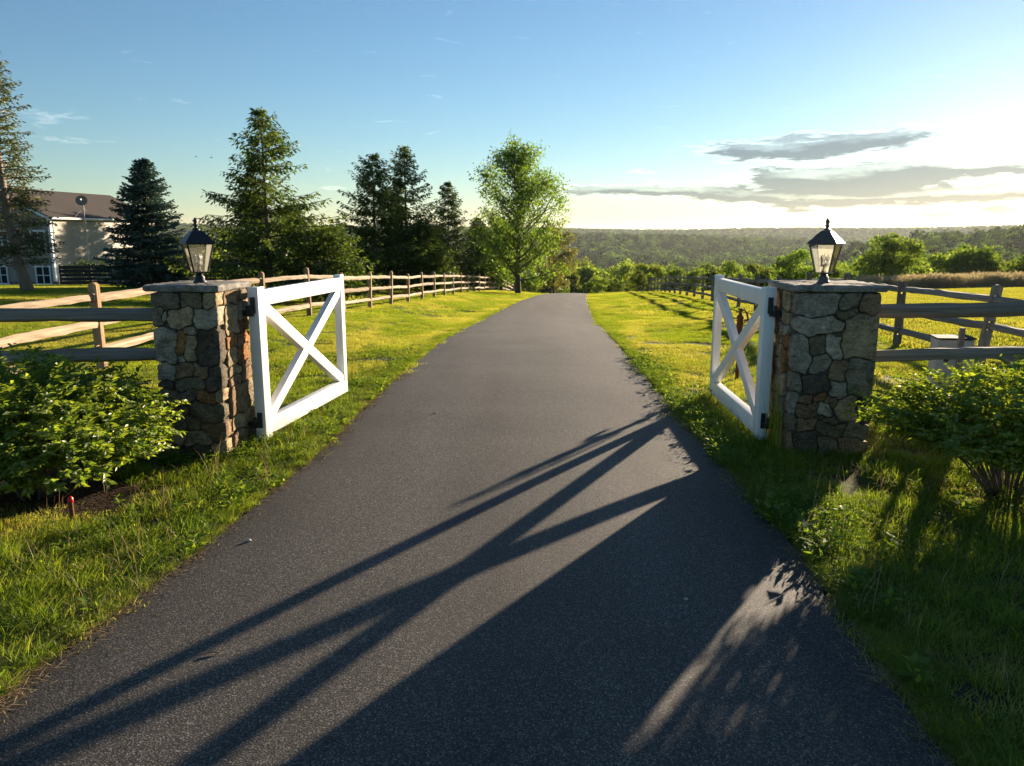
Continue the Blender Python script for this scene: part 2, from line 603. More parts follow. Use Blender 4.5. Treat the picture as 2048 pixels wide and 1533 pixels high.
    foliage('lawn_blades', (.092, .165, .013), (.265, .325, .030), trans=.6, scale=.7, gloss=.015, tcol=(1.6, 1.5, .55), dry=.07, patch=(.36, .35, .10))
    foliage('field_blades', (.20, .225, .035), (.36, .35, .07), trans=.55, scale=.25, gloss=.02, tcol=(1.5, 1.4, .7))
    foliage('verge_blades', (.085, .155, .016), (.26, .31, .036), trans=.55, scale=2.2, gloss=.015, tcol=(1.6, 1.55, .6), dry=.10)
    foliage('weed_leaves', (.07, .145, .018), (.19, .265, .03), trans=.5, scale=4, gloss=.02)
    foliage('straw', (.20, .135, .07), (.40, .30, .17), trans=.3, scale=3, gloss=.02, tcol=(1.2, 1.1, .9))
    foliage('seed_heads', (.22, .20, .11), (.40, .34, .21), trans=.45, scale=.4, gloss=.02, tcol=(1.2, 1.1, .9))
    m, T = mat('bird_black')
    principled(T, (.012, .012, .013), .7, .2)
    m, T = mat('pebble')
    principled(T, (.42, .40, .36), .8, .2)


make_materials()
M = MATS

# ------------------------------------------------------------------ terrain
PY = np.array([-400, 0, 10, 15, 20, 24.6, 32, 40, 50, 62, 76, 90, 105, 130, 170, 250, 400, 700, 1150, 1330, 1500, 1750, 2050, 2400, 3200, 4200, 7000, 11000, 12500, 14000.])
PZ = np.array([4, 0, 0, -.15, -.43, -.74, -1.12, -1.52, -2.08, -2.85, -3.86, -5.4, -7.6, -11.5, -17, -25, -34, -43, -48, -47, -36, -17, -40, -44, 8, -10, -20, 12, 34, 12.])


def ss(a, b, x):
    t = np.clip((x - a) / (b - a), 0, 1)
    return t * t * (3 - 2 * t)


def road_edges(y):
    l = np.interp(y, [-12, 0, 3.03, 4.57, 6.5, 9.8, 16, 24.6, 40, 76, 110, 160], [-6.5, -2.85, -2.23, -2.0, -1.80, -1.66, -1.40, -.91, .36, 3.95, 8.3, 15])
    r = np.interp(y, [-12, 0, 3.03, 4.57, 6.5, 9.8, 16, 24.6, 40, 76, 110, 160], [2.8, 1.55, 1.69, 1.80, 1.83, 1.86, 2.10, 2.59, 3.86, 7.45, 11.8, 18.5])
    return l, r


def hnoise(x, y, s):
    return (np.sin(x * s * 1.3 + 1.7 + 1.9 * np.sin(y * s * .7)) + np.sin(y * s * 1.1 + .6 + 1.5 * np.sin(x * s * .9 + 2)) + np.sin((x + y) * s * 2.1 + 4) * .5) / 2.5


def terrain(x, y, micro=True):
    x = np.asarray(x, float)
    y = np.asarray(y, float)
    hy = np.hypot(x, np.maximum(y, 0))
    e = np.where(y > 0, y + (hy - y) * ss(140, 480, hy), y)
    z = 0
    for k in (-.07, -.035, 0, .035, .07):
        z = z + np.interp(e * (1 + k), PY, PZ)
    z = z / 5
    l, r = road_edges(y)
    dl, dr = l - x, x - r
    ramp = ss(9, 22, y) * (1 - ss(110, 260, hy))
    z = z + ramp * (.26 * ss(.4, 4.5, dl) + .5 * ss(6, 20, dl) + .16 * ss(.4, 4.5, dr) + .35 * ss(14, 40, dr))
    az = np.degrees(np.arctan2(x, np.maximum(y, 1e-3)))
    far = ss(180, 520, hy)
    z = z + far * hnoise(x, y, 1 / 330.) * 8.0 + ss(1200, 2000, hy) * (hnoise(x, y, 1 / 900.) * 9 + hnoise(x, y, 1 / 240.) * 5)
    z = z + (y > 0) * 37 * np.exp(-((hy - 850) / 260) ** 2) * ss(13, 33, az) * (1 + .10 * np.sin(az * .55))
    z = z + (y > 0) * 16 * np.exp(-((hy - 2700) / 500) ** 2) * ss(-4, -14, az)
    z = z + (y > 0) * ss(9000, 11500, hy) * (16 * np.exp(-((az - 17.5) / 2.8) ** 2) + 9 * np.exp(-((az + 14) / 6) ** 2))
    if micro:
        off = np.minimum(np.abs(x - (l + r) / 2) - (r - l) / 2, 1.0)
        z = z + np.clip(off, 0, 1) * (1 - ss(60, 120, hy)) * (.018 * hnoise(x, y, 3.1) + .03 * hnoise(x, y, .9))
    return z


def tz(x, y):
    return float(terrain(x, y))


def build_ground():
    def axis(n, step, mx, start=0.0):
        a = [start + i * step for i in range(n)]
        s = step
        while a[-1] < mx:
            s *= 1.075
            a.append(a[-1] + s)
        return a
    xr = axis(34, .35, 13500)
    xs = np.array([-q for q in reversed(xr[1:])] + xr)
    yf = axis(150, .3, 14000, -4)
    yb = [-4 - q for q in (1, 3, 6, 12, 25, 60, 150, 400)]
    ys = np.array(list(reversed(yb)) + yf)
    X, Y = np.meshgrid(xs, ys)
    Z = terrain(X, Y)
    l, r = road_edges(Y)
    inside = (X > l) & (X < r) & (Y < 118)
    Z = Z - inside * .06
    V = np.stack([X.ravel(), Y.ravel(), Z.ravel()], 1)
    nx = len(xs)
    i = np.arange(len(ys) - 1)[:, None] * nx + np.arange(nx - 1)[None, :]
    F = np.stack([i, i + 1, i + nx + 1, i + nx], -1).reshape(-1, 4)
    o = mobj('ground', np_mesh('ground', V, [F], True), M['ground'])
    tag(o, 'grassy ground falling from the lawn into a wooded valley', 'ground', kind='structure')


def build_road():
    ys = np.concatenate([np.arange(-10, 30, .2), np.arange(30, 122, .8)])
    nc = 17
    l, r = road_edges(ys)
    jl = np.cumsum(rng.normal(0, .011, len(ys)))
    jr = np.cumsum(rng.normal(0, .011, len(ys)))
    ker = np.ones(15) / 15
    jl = jl - np.convolve(jl, ker, 'same') + rng.normal(0, .007, len(ys))
    jr = jr - np.convolve(jr, ker, 'same') + rng.normal(0, .007, len(ys))
    l, r = l + jl * 1.1, r + jr * 1.1
    V = []
    for k in [-1, 0] + list(range(nc)) + [nc - 1, nc]:      # the rim is doubled so that the sides shade apart from the top
        t = min(max(k / (nc - 1), 0), 1)
        x = l + (r - l) * t
        z = terrain(x, ys, False) + .012 + .03 * (1 - (2 * t - 1) ** 2) + .004 * hnoise(x, ys, 1.3)
        if k in (-1, nc):
            x = x + (-.03 if k < 0 else .03)
            z = z - .07
        V.append(np.stack([x, ys, z], 1))
    V = np.stack(V, 1)
    n, c = V.shape[:2]
    i = np.arange(n - 1)[:, None] * c + np.array([q for q in range(c - 1) if q not in (1, c - 3)])[None, :]
    F = np.stack([i, i + 1, i + c + 1, i + c], -1).reshape(-1, 4)
    me = np_mesh('driveway', V.reshape(-1, 3), [F], True)
    a = me.attributes.new('across', 'FLOAT', 'POINT')
    tt = np.array([min(max(k / (nc - 1), 0), 1) for k in [-1, 0] + list(range(nc)) + [nc - 1, nc]])
    a.data.foreach_set('value', np.tile(tt, n).astype(np.float32))
    o = mobj('driveway', me, M['asphalt'])
    tag(o, 'grey asphalt driveway running over the crest between the lawns', 'driveway', kind='structure')


build_ground()
build_road()


# ------------------------------------------------------------------ scattering of instances (grass, far woods)
def scatter(name, pts, eul, scl, idx, protos, label, cat):
    coll = bpy.data.collections.new(name + '_kinds')
    for k, p in enumerate(protos):
        ob = bpy.data.objects.new('%s_kind_%02d' % (name, k), p)
        coll.objects.link(ob)
    me = bpy.data.meshes.new(name)
    n = len(pts)
    me.vertices.add(n)
    me.vertices.foreach_set('co', np.asarray(pts, np.float32).ravel())
    a = me.attributes.new('spin', 'FLOAT_VECTOR', 'POINT')
    a.data.foreach_set('vector', np.asarray(eul, np.float32).ravel())
    a = me.attributes.new('size', 'FLOAT', 'POINT')
    a.data.foreach_set('value', np.asarray(scl, np.float32))
    a = me.attributes.new('pick', 'INT', 'POINT')
    a.data.foreach_set('value', np.asarray(idx, np.int32))
    o = mobj(name, me, None)
    g = bpy.data.node_groups.new(name + '_scatter', 'GeometryNodeTree')
    g.interface.new_socket('Geometry', in_out='INPUT', socket_type='NodeSocketGeometry')
    g.interface.new_socket('Geometry', in_out='OUTPUT', socket_type='NodeSocketGeometry')
    N = g.nodes
    gi, go = N.new('NodeGroupInput'), N.new('NodeGroupOutput')
    iop = N.new('GeometryNodeInstanceOnPoints')
    ci = N.new('GeometryNodeCollectionInfo')
    ci.inputs['Collection'].default_value = coll
    ci.inputs['Separate Children'].default_value = True
    ci.inputs['Reset Children'].default_value = True
    def attr(nm, ty):
        q = N.new('GeometryNodeInputNamedAttribute')
        q.data_type = ty
        q.inputs['Name'].default_value = nm
        return q.outputs[0]
    L = g.links.new
    L(gi.outputs[0], iop.inputs['Points'])
    L(ci.outputs[0], iop.inputs['Instance'])
    iop.inputs['Pick Instance'].default_value = True
    L(attr('pick', 'INT'), iop.inputs['Instance Index'])
    L(attr('spin', 'FLOAT_VECTOR'), iop.inputs['Rotation'])
    L(attr('size', 'FLOAT'), iop.inputs['Scale'])
    L(iop.outputs[0], go.inputs[0])
    md = o.modifiers.new('scatter', 'NODES')
    md.node_group = g
    tag(o, label, cat, kind='stuff')
    return o


def slope_euler(x, y, spin, d=.4):
    """euler angles: spin about up, then tilt to the ground"""
    zx = (terrain(x + d, y, False) - terrain(x - d, y, False)) / (2 * d)
    zy = (terrain(x, y + d, False) - terrain(x, y - d, False)) / (2 * d)
    out = np.zeros((len(x), 3))
    for i in range(len(x)):
        nv = Vector((-zx[i], -zy[i], 1)).normalized()
        q = Vector((0, 0, 1)).rotation_difference(nv).to_matrix() @ Matrix.Rotation(spin[i], 3, 'Z')
        out[i] = q.to_euler()
    return out


def blades(n, bx, by, h, w, lean, seed, z0=-.01):
    g = np.random.default_rng(seed)
    a = g.uniform(0, 2 * np.pi, n)
    h = h if hasattr(h, '__len__') else np.full(n, h)
    dx, dy = np.cos(a), np.sin(a)
    fa = a + np.pi / 2 + g.normal(0, .4, n)
    sx, sy = np.cos(fa), np.sin(fa)
    ln = np.abs(g.normal(lean, lean * .5, n))
    V = []
    for t, ww in ((0, 1.0), (.4, .85), (.75, .55)):
        cx = bx + dx * h * ln * t ** 1.8
        cyy = by + dy * h * ln * t ** 1.8
        cz = z0 + h * (t - .25 * ln * t * t)
        for s in (-1, 1):
            V.append(np.stack([cx + s * sx * w * ww / 2, cyy + s * sy * w * ww / 2, cz], 1))
    V.append(np.stack([bx + dx * h * ln, by + dy * h * ln, z0 + h * (1 - .3 * ln)], 1))
    V = np.stack(V, 1)
    b = np.arange(n)[:, None] * 7
    Q = np.concatenate([b + np.array([0, 1, 3, 2]), b + np.array([2, 3, 5, 4])])
    Tt = b + np.array([4, 5, 6])
    return V.reshape(-1, 3), [Q, Tt]


def join_parts(parts):
    Vs, out, base = [], {}, 0
    for V, F in parts:
        Vs.append(V)
        for f in F:
            out.setdefault(f.shape[1], []).append(f + base)
        base += len(V)
    return np.concatenate(Vs), [np.concatenate(q) for q in out.values()]


def kites(P, D, Nn, L, W, fold=.0):
    """leaf shaped quads: base P, direction D, face normal Nn"""
    P, D, Nn = (np.asarray(q, float) for q in (P, D, Nn))
    D = D / (np.linalg.norm(D, axis=1, keepdims=True) + 1e-9)
    S = np.cross(D, Nn)
    S = S / (np.linalg.norm(S, axis=1, keepdims=True) + 1e-9)
    U = np.cross(S, D)
    L = np.broadcast_to(np.asarray(L, float), (len(P),))[:, None]
    W = np.broadcast_to(np.asarray(W, float), (len(P),))[:, None]
    V = np.stack([P, P + D * L * .42 + S * W / 2 + U * W * fold, P + D * L, P + D * L * .42 - S * W / 2 + U * W * fold], 1)
    b = np.arange(len(P))[:, None] * 4
    F = np.concatenate([b + np.array([0, 1, 2]), b + np.array([0, 2, 3])]) if fold else b + np.array([0, 1, 2, 3])
    return V.reshape(-1, 3), [F]


def unit(g, n):
    v = g.normal(size=(n, 3))
    return v / np.linalg.norm(v, axis=1, keepdims=True)


def proto(name, parts, m):
    me = np_mesh(name, *join_parts(parts))
    me.materials.append(m)
    return me


def weed_parts(seed, n, rad, ln, up=.5):
    g = np.random.default_rng(seed)
    a = g.uniform(0, 6.283, n)
    rr = rad * np.sqrt(g.uniform(0, 1, n))
    P = np.stack([rr * np.cos(a), rr * np.sin(a), g.uniform(.005, up * .12, n)], 1)
    D = np.stack([np.cos(a + g.normal(0, .5, n)), np.sin(a + g.normal(0, .5, n)), g.uniform(.0, up, n)], 1)
    Nn = np.stack([g.normal(0, .35, n), g.normal(0, .35, n), np.ones(n)], 1)
    L = g.uniform(.6, 1.1, n) * ln
    return kites(P, D, Nn, L, L * .55, .15)


ROOFS = []


def build_grass():
    g = np.random.default_rng(21)
    # kinds: 0-2 fine mown patches (0.5 m), 3-5 coarse patches (1 m), 6-8 verge tufts, 9-10 weeds, 11 straw
    def patch(seed, n, size, h0, h1, w, m, lean=.6):
        q = np.random.default_rng(seed)
        return proto('patch', [blades(n, q.uniform(-size / 2, size / 2, n), q.uniform(-size / 2, size / 2, n), q.uniform(h0, h1, n), w, lean, seed + 1)], m)
    fine = [patch(30 + k, 620, .56, .028, .066, .0045, M['lawn_blades']) for k in range(3)]
    coarse = [patch(40 + k, 560, 1.12, .035, .075, .012, M['lawn_blades']) for k in range(3)]
    field = [patch(50 + k, 420, 1.25, .05, .11, .016, M['field_blades']) for k in range(3)]
    verge = []
    for k in range(4):
        q = np.random.default_rng(60 + k)
        n = 90
        a, rr = q.uniform(0, 6.28, n), .10 * np.sqrt(q.uniform(0, 1, n))
        verge.append(proto('tuft', [blades(n, rr * np.cos(a), rr * np.sin(a), q.uniform(.04, .155, n), .0045, .8, 70 + k)], M['verge_blades']))
    weeds = [proto('weed', [weed_parts(80, 80, .10, .022)], M['weed_leaves']), proto('weed', [weed_parts(81, 14, .03, .075, .7)], M['weed_leaves']),
             proto('weed', [weed_parts(82, 130, .15, .018, .9)], M['weed_leaves'])]
    straw = []
    stalk = []
    for k in range(2):
        q = np.random.default_rng(95 + k)
        stalk.append(proto('stalk', [blades(5, q.normal(0, .04, 5), q.normal(0, .04, 5), q.uniform(.2, .4, 5), .0035, .55, 97 + k)], M['straw']))
    for k in range(2):
        q = np.random.default_rng(90 + k)
        n = 46
        a = q.uniform(0, 6.28, n)
        P = np.stack([q.normal(0, .07, n), q.normal(0, .07, n), q.uniform(.002, .022, n)], 1)
        D = np.stack([np.cos(a), np.sin(a), q.normal(.03, .12, n)], 1)
        straw.append(proto('straw', [kites(P, D, unit(q, n) * .3 + np.array([0, 0, 1.]), q.uniform(.04, .12, n), .004)], M['straw']))

    def clear(x, y):
        """False where no grass grows"""
        l, r = road_edges(y)
        ok = (x < l - .02) | (x > r + .02)
        ok &= ~((x > -3.25) & (x < -2.48) & (y > 6.68) & (y < 7.42))
        ok &= ~((x > 2.46) & (x < 3.30) & (y > 6.76) & (y < 7.52))
        ok &= ~((x < -34.5) & (y > 59.5))
        return ok

    def bed(x, y):
        n = .35 * hnoise(x, y, 2.6)
        return np.minimum(np.hypot(x + 3.6, (y - 5.85)) + n, 2.4 * np.hypot(x - 3.88, (y - 5.7)) + n) < .74

    def rect(x0, x1, y0, y1, dens):
        n = int((x1 - x0) * (y1 - y0) * dens)
        return g.uniform(x0, x1, n), g.uniform(y0, y1, n)

    def in_view(x, y, mar=1.5):
        return np.abs(x) < np.maximum(y, 0) * .72 + mar + 1.5

    # lawn patches near
    pts, eul, scl, pick = [], [], [], []
    def lay(x, y, lo, hi, k0, k1):
        z = terrain(x, y)
        e = slope_euler(x, y, g.uniform(0, 6.28, len(x)))
        pts.append(np.stack([x, y, z], 1))
        eul.append(e)
        scl.append(g.uniform(lo, hi, len(x)))
        pick.append(g.integers(k0, k1, len(x)))
    x, y = rect(-16, 16, 1.5, 24, 13)
    k = clear(x, y) & in_view(x, y) & ~bed(x, y)
    bare = hnoise(x, y, 2.1) + .8 * hnoise(x, y, 5.3)
    l, r = road_edges(y)
    d = np.where(x < l, l - x, x - r)
    k &= (bare > -.12 - 1.1 * ss(6.5, 11, y))
    k &= (d > .16)
    lay(x[k], y[k], .75, 1.15, 0, 3)
    x, y = rect(-30, 40, 22, 84, 3.4)
    l, r = road_edges(y)
    k = ((x < l - .6) | (x > r + .6)) & clear(x, y) & in_view(x, y) & ((x < 6.2 + .0948 * y))
    lay(x[k], y[k], .8, 1.2, 3, 6)
    y = g.uniform(20, 84, 1500)
    side = g.integers(0, 2, len(y))
    l, r = road_edges(y)
    off = g.uniform(.24, .75, len(y))
    lay(np.where(side == 0, l - off, r + off), y, .8, 1.1, 0, 3)
    o = scatter('lawn_grass', np.concatenate(pts), np.concatenate(eul), np.concatenate(scl), np.concatenate(pick), fine + coarse,
                'short mown green grass of the lawns along the driveway', 'grass')
    # paddock beyond the right fence
    pts, eul, scl, pick = [], [], [], []
    x, y = rect(6, 75, 6, 84, 3.0)
    k = clear(x, y) & in_view(x, y) & (x > 6.2 + .0948 * y)
    lay(x[k], y[k], .85, 1.2, 0, 3)
    scatter('paddock_grass', np.concatenate(pts), np.concatenate(eul), np.concatenate(scl), np.concatenate(pick), field,
            'pale yellow green grass of the paddock behind the fence', 'grass')
    # verge tufts, weeds, straw near the camera
    pts, eul, scl, pick = [], [], [], []
    x, y = rect(-7, 7, 1.2, 9.5, 70)
    l, r = road_edges(y)
    d = np.where(x < l, l - x, x - r)
    dens = .35 + .65 * (hnoise(x, y, 1.7) > -.1)
    k = clear(x, y) & in_view(x, y) & ~bed(x, y) & (g.uniform(0, 1, len(x)) < dens * ss(-.02, .45, d)) & ((np.abs(x) < 5) | (y < 6.5))
    lay(x[k], y[k], .55, 1.15, 0, 4)
    x, y = rect(-14, 14, 9.5, 34, 3.0)
    k = clear(x, y) & in_view(x, y) & (hnoise(x, y, 1.1) > .15)
    lay(x[k], y[k], .45, .7, 0, 4)
    # fringe that leans over the edges of the asphalt
    for side in (0, 1):
        y = g.uniform(1.2, 40, 2200) ** 1.0
        y = 1.2 + (y - 1.2) * g.uniform(0, 1, len(y))
        e = road_edges(y)[side]
        off = np.abs(g.normal(0, .13, len(y))) + (.05 if side else .02)
        x = e - off if side == 0 else e + off
        lay(x, y, .22, .6, 0, 4)
    # weeds
    x, y = rect(-5.5, 5.5, 1.5, 14, 15)
    k = clear(x, y) & in_view(x, y) & (hnoise(x, y, 2.3) > .12) & (~bed(x, y) | (g.uniform(0, 1, len(x)) < .5))
    lay(x[k], y[k], .6, 1.3, 4, 7)
    y = g.uniform(3.6, 13, 260)
    x = road_edges(y)[1] + np.abs(g.normal(.05, .22, len(y)))
    lay(x, y, .7, 1.4, 4, 7)
    y = g.uniform(4.5, 13, 170)
    x = road_edges(y)[0] - np.abs(g.normal(.25, .3, len(y)))
    lay(x, y, .6, 1.2, 4, 7)
    # around the pillar feet
    a = g.uniform(0, 6.28, 150)
    x, y = -2.86 + np.cos(a) * g.uniform(.36, .6, 150), 7.05 + np.sin(a) * g.uniform(.38, .6, 150)
    k = clear(x, y)
    lay(x[k], y[k], .5, 1.2, 4, 7)
    # straw along the left edge and bare patches
    y = g.uniform(1.5, 11, 620)
    x = road_edges(y)[0] - np.abs(g.normal(.02, .12, len(y))) + .03
    lay(x, y, .6, 1.3, 7, 9)
    y = g.uniform(1.5, 9, 180)
    x = road_edges(y)[1] + np.abs(g.normal(.0, .07, len(y))) - .02
    lay(x, y, .5, 1.0, 7, 9)
    x, y = rect(-6, 6, 2, 9, 7)
    k = clear(x, y) & in_view(x, y)
    lay(x[k], y[k], .5, 1.1, 9, 11)
    y = g.uniform(4.5, 5.6, 90)
    x = road_edges(y)[1] + .08 + np.abs(g.normal(.1, .3, len(y)))
    lay(x, y, .7, 1.3, 4, 7)
    x, y = rect(3.1, 4.8, 4.9, 6.6, 34)
    lay(x, y, .6, 1.2, 4, 7)
    x, y = rect(-6, 6, 2, 8, 9)
    k = clear(x, y) & in_view(x, y)
    lay(x[k], y[k], .5, 1.2, 7, 9)
    scatter('verge_grass', np.concatenate(pts), np.concatenate(eul), np.concatenate(scl), np.concatenate(pick), verge + weeds + straw + stalk,
            'longer rough grass, weeds and straw along the driveway edges', 'grass')
    # tall pale grass at the far edge of the paddock
    tall = []
    for k in range(3):
        q = np.random.default_rng(120 + k)
        n = 150
        bx, by = q.uniform(-.7, .7, n), q.uniform(-.7, .7, n)
        h = q.uniform(.6, 1.25, n)
        V1 = blades(n, bx, by, h, .014, .3, 130 + k)
        P = np.stack([bx, by, h * .8], 1) + q.normal(0, .05, (n, 3))
        V2 = kites(P, unit(q, n) * .5 + np.array([0, 0, 1.]), unit(q, n), q.uniform(.16, .3, n), .05)
        tall.append(proto('tall', [V1, V2], M['seed_heads']))
    pts, eul, scl, pick = [], [], [], []
    x, y = rect(12, 95, 60, 98, 1.5)
    k = (y > 67 + 3 * hnoise(x, y, .12)) & (x > 30 + .25 * (y - 60) + 4 * hnoise(x, y, .2)) & in_view(x, y)
    lay(x[k], y[k], .7, 1.25, 0, 3)
    scatter('tall_grass', np.concatenate(pts), np.concatenate(eul), np.concatenate(scl), np.concatenate(pick), tall,
            'tall pinkish seeding grass at the far edge of the paddock', 'grass')


# ------------------------------------------------------------------ gate pillars
TAN, GREY, LGREY, DARK, OLIVE, BROWN, RUST, LILAC = (.40, .295, .165), (.24, .195, .13), (.37, .31, .22), (.105, .085, .060), (.185, .15, .09), (.25, .165, .09), (.33, .16, .06), (.29, .24, .18)
LEFT_FRONT = [  # traced stone outlines: x0, y0, x1, y1, colour
    (160, 478, 340, 570, GREY), (345, 480, 480, 570, OLIVE), (485, 480, 605, 565, TAN),
    (170, 575, 245, 685, GREY), (250, 585, 278, 680, LGREY), (280, 570, 435, 685, TAN), (440, 565, 632, 685, LGREY),
    (180, 690, 325, 895, LGREY), (325, 690, 378, 835, RUST), (370, 690, 440, 733, GREY), (382, 735, 455, 890, TAN), (340, 840, 378, 885, LGREY), (455, 690, 605, 905, DARK),
    (200, 905, 308, 1008, LGREY), (312, 892, 425, 982, BROWN), (427, 905, 513, 982, BROWN), (516, 910, 615, 1060, DARK), (322, 986, 505, 1056, OLIVE), (215, 1012, 318, 1056, DARK),
    (335, 1060, 436, 1118, GREY), (440, 1064, 560, 1130, RUST), (563, 1066, 628, 1132, TAN), (230, 1060, 330, 1155, GREY),
    (405, 1140, 632, 1248, OLIVE), (235, 1160, 395, 1205, BROWN), (385, 1212, 470, 1318, OLIVE), (240, 1210, 380, 1295, GREY),
    (480, 1255, 640, 1362, BROWN), (365, 1305, 540, 1400, GREY), (240, 1300, 360, 1395, LGREY),
    (548, 1370, 645, 1468, TAN), (345, 1404, 545, 1470, DARK), (240, 1400, 340, 1470, GREY)]
RIGHT_FRONT = [
    (605, 480, 855, 618, LILAC), (858, 485, 972, 572, GREY), (976, 485, 1098, 600, BROWN), (835, 572, 972, 626, OLIVE),
    (598, 622, 872, 720, LGREY), (880, 606, 1092, 858, TAN),
    (588, 726, 680, 944, LGREY), (686, 726, 780, 838, OLIVE), (786, 722, 868, 860, LGREY), (690, 842, 798, 945, GREY), (802, 864, 898, 984, BROWN), (902, 864, 1064, 1084, GREY),
    (560, 950, 636, 1062, GREY), (640, 958, 798, 1066, DARK), (742, 950, 800, 976, LGREY), (796, 988, 892, 1086, LGREY),
    (622, 1072, 700, 1118, BROWN), (704, 1076, 768, 1120, RUST), (772, 1080, 846, 1132, BROWN), (848, 1094, 958, 1234, TAN), (962, 1088, 1052, 1148, DARK),
    (556, 1068, 616, 1200, LILAC), (616, 1124, 738, 1206, BROWN), (742, 1124, 808, 1204, LGREY), (748, 1208, 842, 1244, OLIVE), (890, 1240, 1026, 1332, GREY), (962, 1152, 1042, 1236, DARK),
    (602, 1210, 712, 1284, BROWN), (716, 1246, 884, 1318, OLIVE), (548, 1204, 598, 1298, GREY),
    (598, 1290, 734, 1436, DARK), (738, 1322, 848, 1436, OLIVE), (544, 1302, 594, 1436, BROWN), (852, 1336, 1016, 1436, BROWN)]


def traced(rects, top, bot, l0, r0, l1, r1, W, H):
    """picture rectangles of one face -> rectangles in metres on that face (u right, v up)"""
    out = []
    for (x0, y0, x1, y1, c) in rects:
        ym = (y0 + y1) / 2
        t = (ym - top) / (bot - top)
        xl, xr = l0 + (l1 - l0) * t, r0 + (r1 - r0) * t
        out.append(((x0 - xl) / (xr - xl) * W, (bot - y1) / (bot - top) * H, (x1 - xl) / (xr - xl) * W, (bot - y0) / (bot - top) * H, c))
    return out


def random_courses(W, H, seed, u0=0.0):
    g = random.Random(seed)
    pal = [TAN, TAN, GREY, LGREY, BROWN, RUST, RUST, BROWN, TAN]
    out, z = [], 0.0
    while z < H - .01:
        h = min(g.uniform(.12, .32), H - z)
        if H - z - h < .06:
            h = H - z
        u = u0
        while u < W - .01:
            w = min(g.uniform(.13, .34), W - u)
            if W - u - w < .07:
                w = W - u
            if h > .16 and g.random() < .45:
                hh = h * g.uniform(.4, .6)
                out.append((u, z, u + w, z + hh, g.choice(pal)))
                out.append((u, z + hh, u + w, z + h, g.choice(pal)))
            else:
                out.append((u, z, u + w, z + h, g.choice(pal)))
            u += w
        z += h
    return out


def stone_outlines(rects, W, H, seed, u0=0.0):
    """neighbouring stones meet half way: generalised cells of rounded rectangles"""
    g = random.Random(seed)
    C = []
    for (a, b, c, d, col) in rects:
        C.append(((a + c) / 2, (b + d) / 2, (c - a) / 2, (d - b) / 2, col))
    A = np.array([q[:4] for q in C])
    RAD = np.array([g.uniform(.08, .62) for q in C])

    ph = seed * 1.3
    def sdf(p):
        p = (p[0] + .017 * math.sin(p[1] * 21 + ph) + .008 * math.sin(p[1] * 53 + p[0] * 31 + ph * 2), p[1] + .017 * math.sin(p[0] * 23 + ph * 1.7) + .008 * math.sin(p[0] * 49 - p[1] * 37 + ph))
        rad = np.minimum(A[:, 2], A[:, 3]) * RAD
        qx = np.abs(p[0] - A[:, 0]) - A[:, 2] + rad
        qy = np.abs(p[1] - A[:, 1]) - A[:, 3] + rad
        return np.hypot(np.maximum(qx, 0), np.maximum(qy, 0)) + np.minimum(np.maximum(qx, qy), 0) - rad
    res = []
    for i, (cx, cyy, hx, hy, col) in enumerate(C):
        n = 22
        ring = []
        for k in range(n):
            a = 2 * math.pi * k / n + .1
            dx, dy = math.cos(a), math.sin(a)
            lo, hi = 0.0, max(hx, hy) * 1.7
            t = 0.0
            stp = .004
            while t < hi:
                p = (cx + dx * (t + stp), cyy + dy * (t + stp))
                if p[0] < u0 or p[0] > W or p[1] < 0 or p[1] > H:
                    break
                s = sdf(p)
                if s[i] > s.min() + 1e-6 or s[i] > .02:
                    break
                t += stp
            gap = .001 + .006 * g.random() ** 2
            on_edge = not (u0 + .008 < cx + dx * (t + .006) < W - .008)
            t = max(t - (0 if on_edge else gap), .006)
            ring.append((cx + dx * t, cyy + dy * t))
        res.append((ring, (cx, cyy), col))
    return res


def stone_mesh(ring, c, depth, proud, g):
    n = len(ring)
    vs, fs = [], []
    seed = g.random() * 100
    def wob(u, v):
        p = Vector((u * 9, v * 9, seed))
        return noise.fractal(p, 1.0, 2.1, 4) * .014 + (abs(noise.noise(p * 2.3)) - .25) * .012
    layers = ((.96, -depth), (1.0, -.012), (.992, proud * .55), (.96, proud * .92), (.86, proud), (.72, proud), (.56, proud), (.38, proud), (.18, proud))
    for sc, hh in layers:
        for (u, v) in ring:
            uu, vv = c[0] + (u - c[0]) * sc, c[1] + (v - c[1]) * sc
            w = wob(uu, vv) * (1 if sc < .9 else .5) if hh > 0 else 0
            vs.append((uu, vv, hh + w))
    vs.append((c[0], c[1], proud + wob(*c)))
    for i in range(len(layers) - 1):
        for k in range(n):
            k2 = (k + 1) % n
            fs.append((i * n + k, i * n + k2, (i + 1) * n + k2, (i + 1) * n + k))
    b = (len(layers) - 1) * n
    for k in range(n):
        fs.append((b + k, b + (k + 1) % n, len(vs) - 1))
    fs.append(tuple(reversed(range(n))))
    return vs, fs


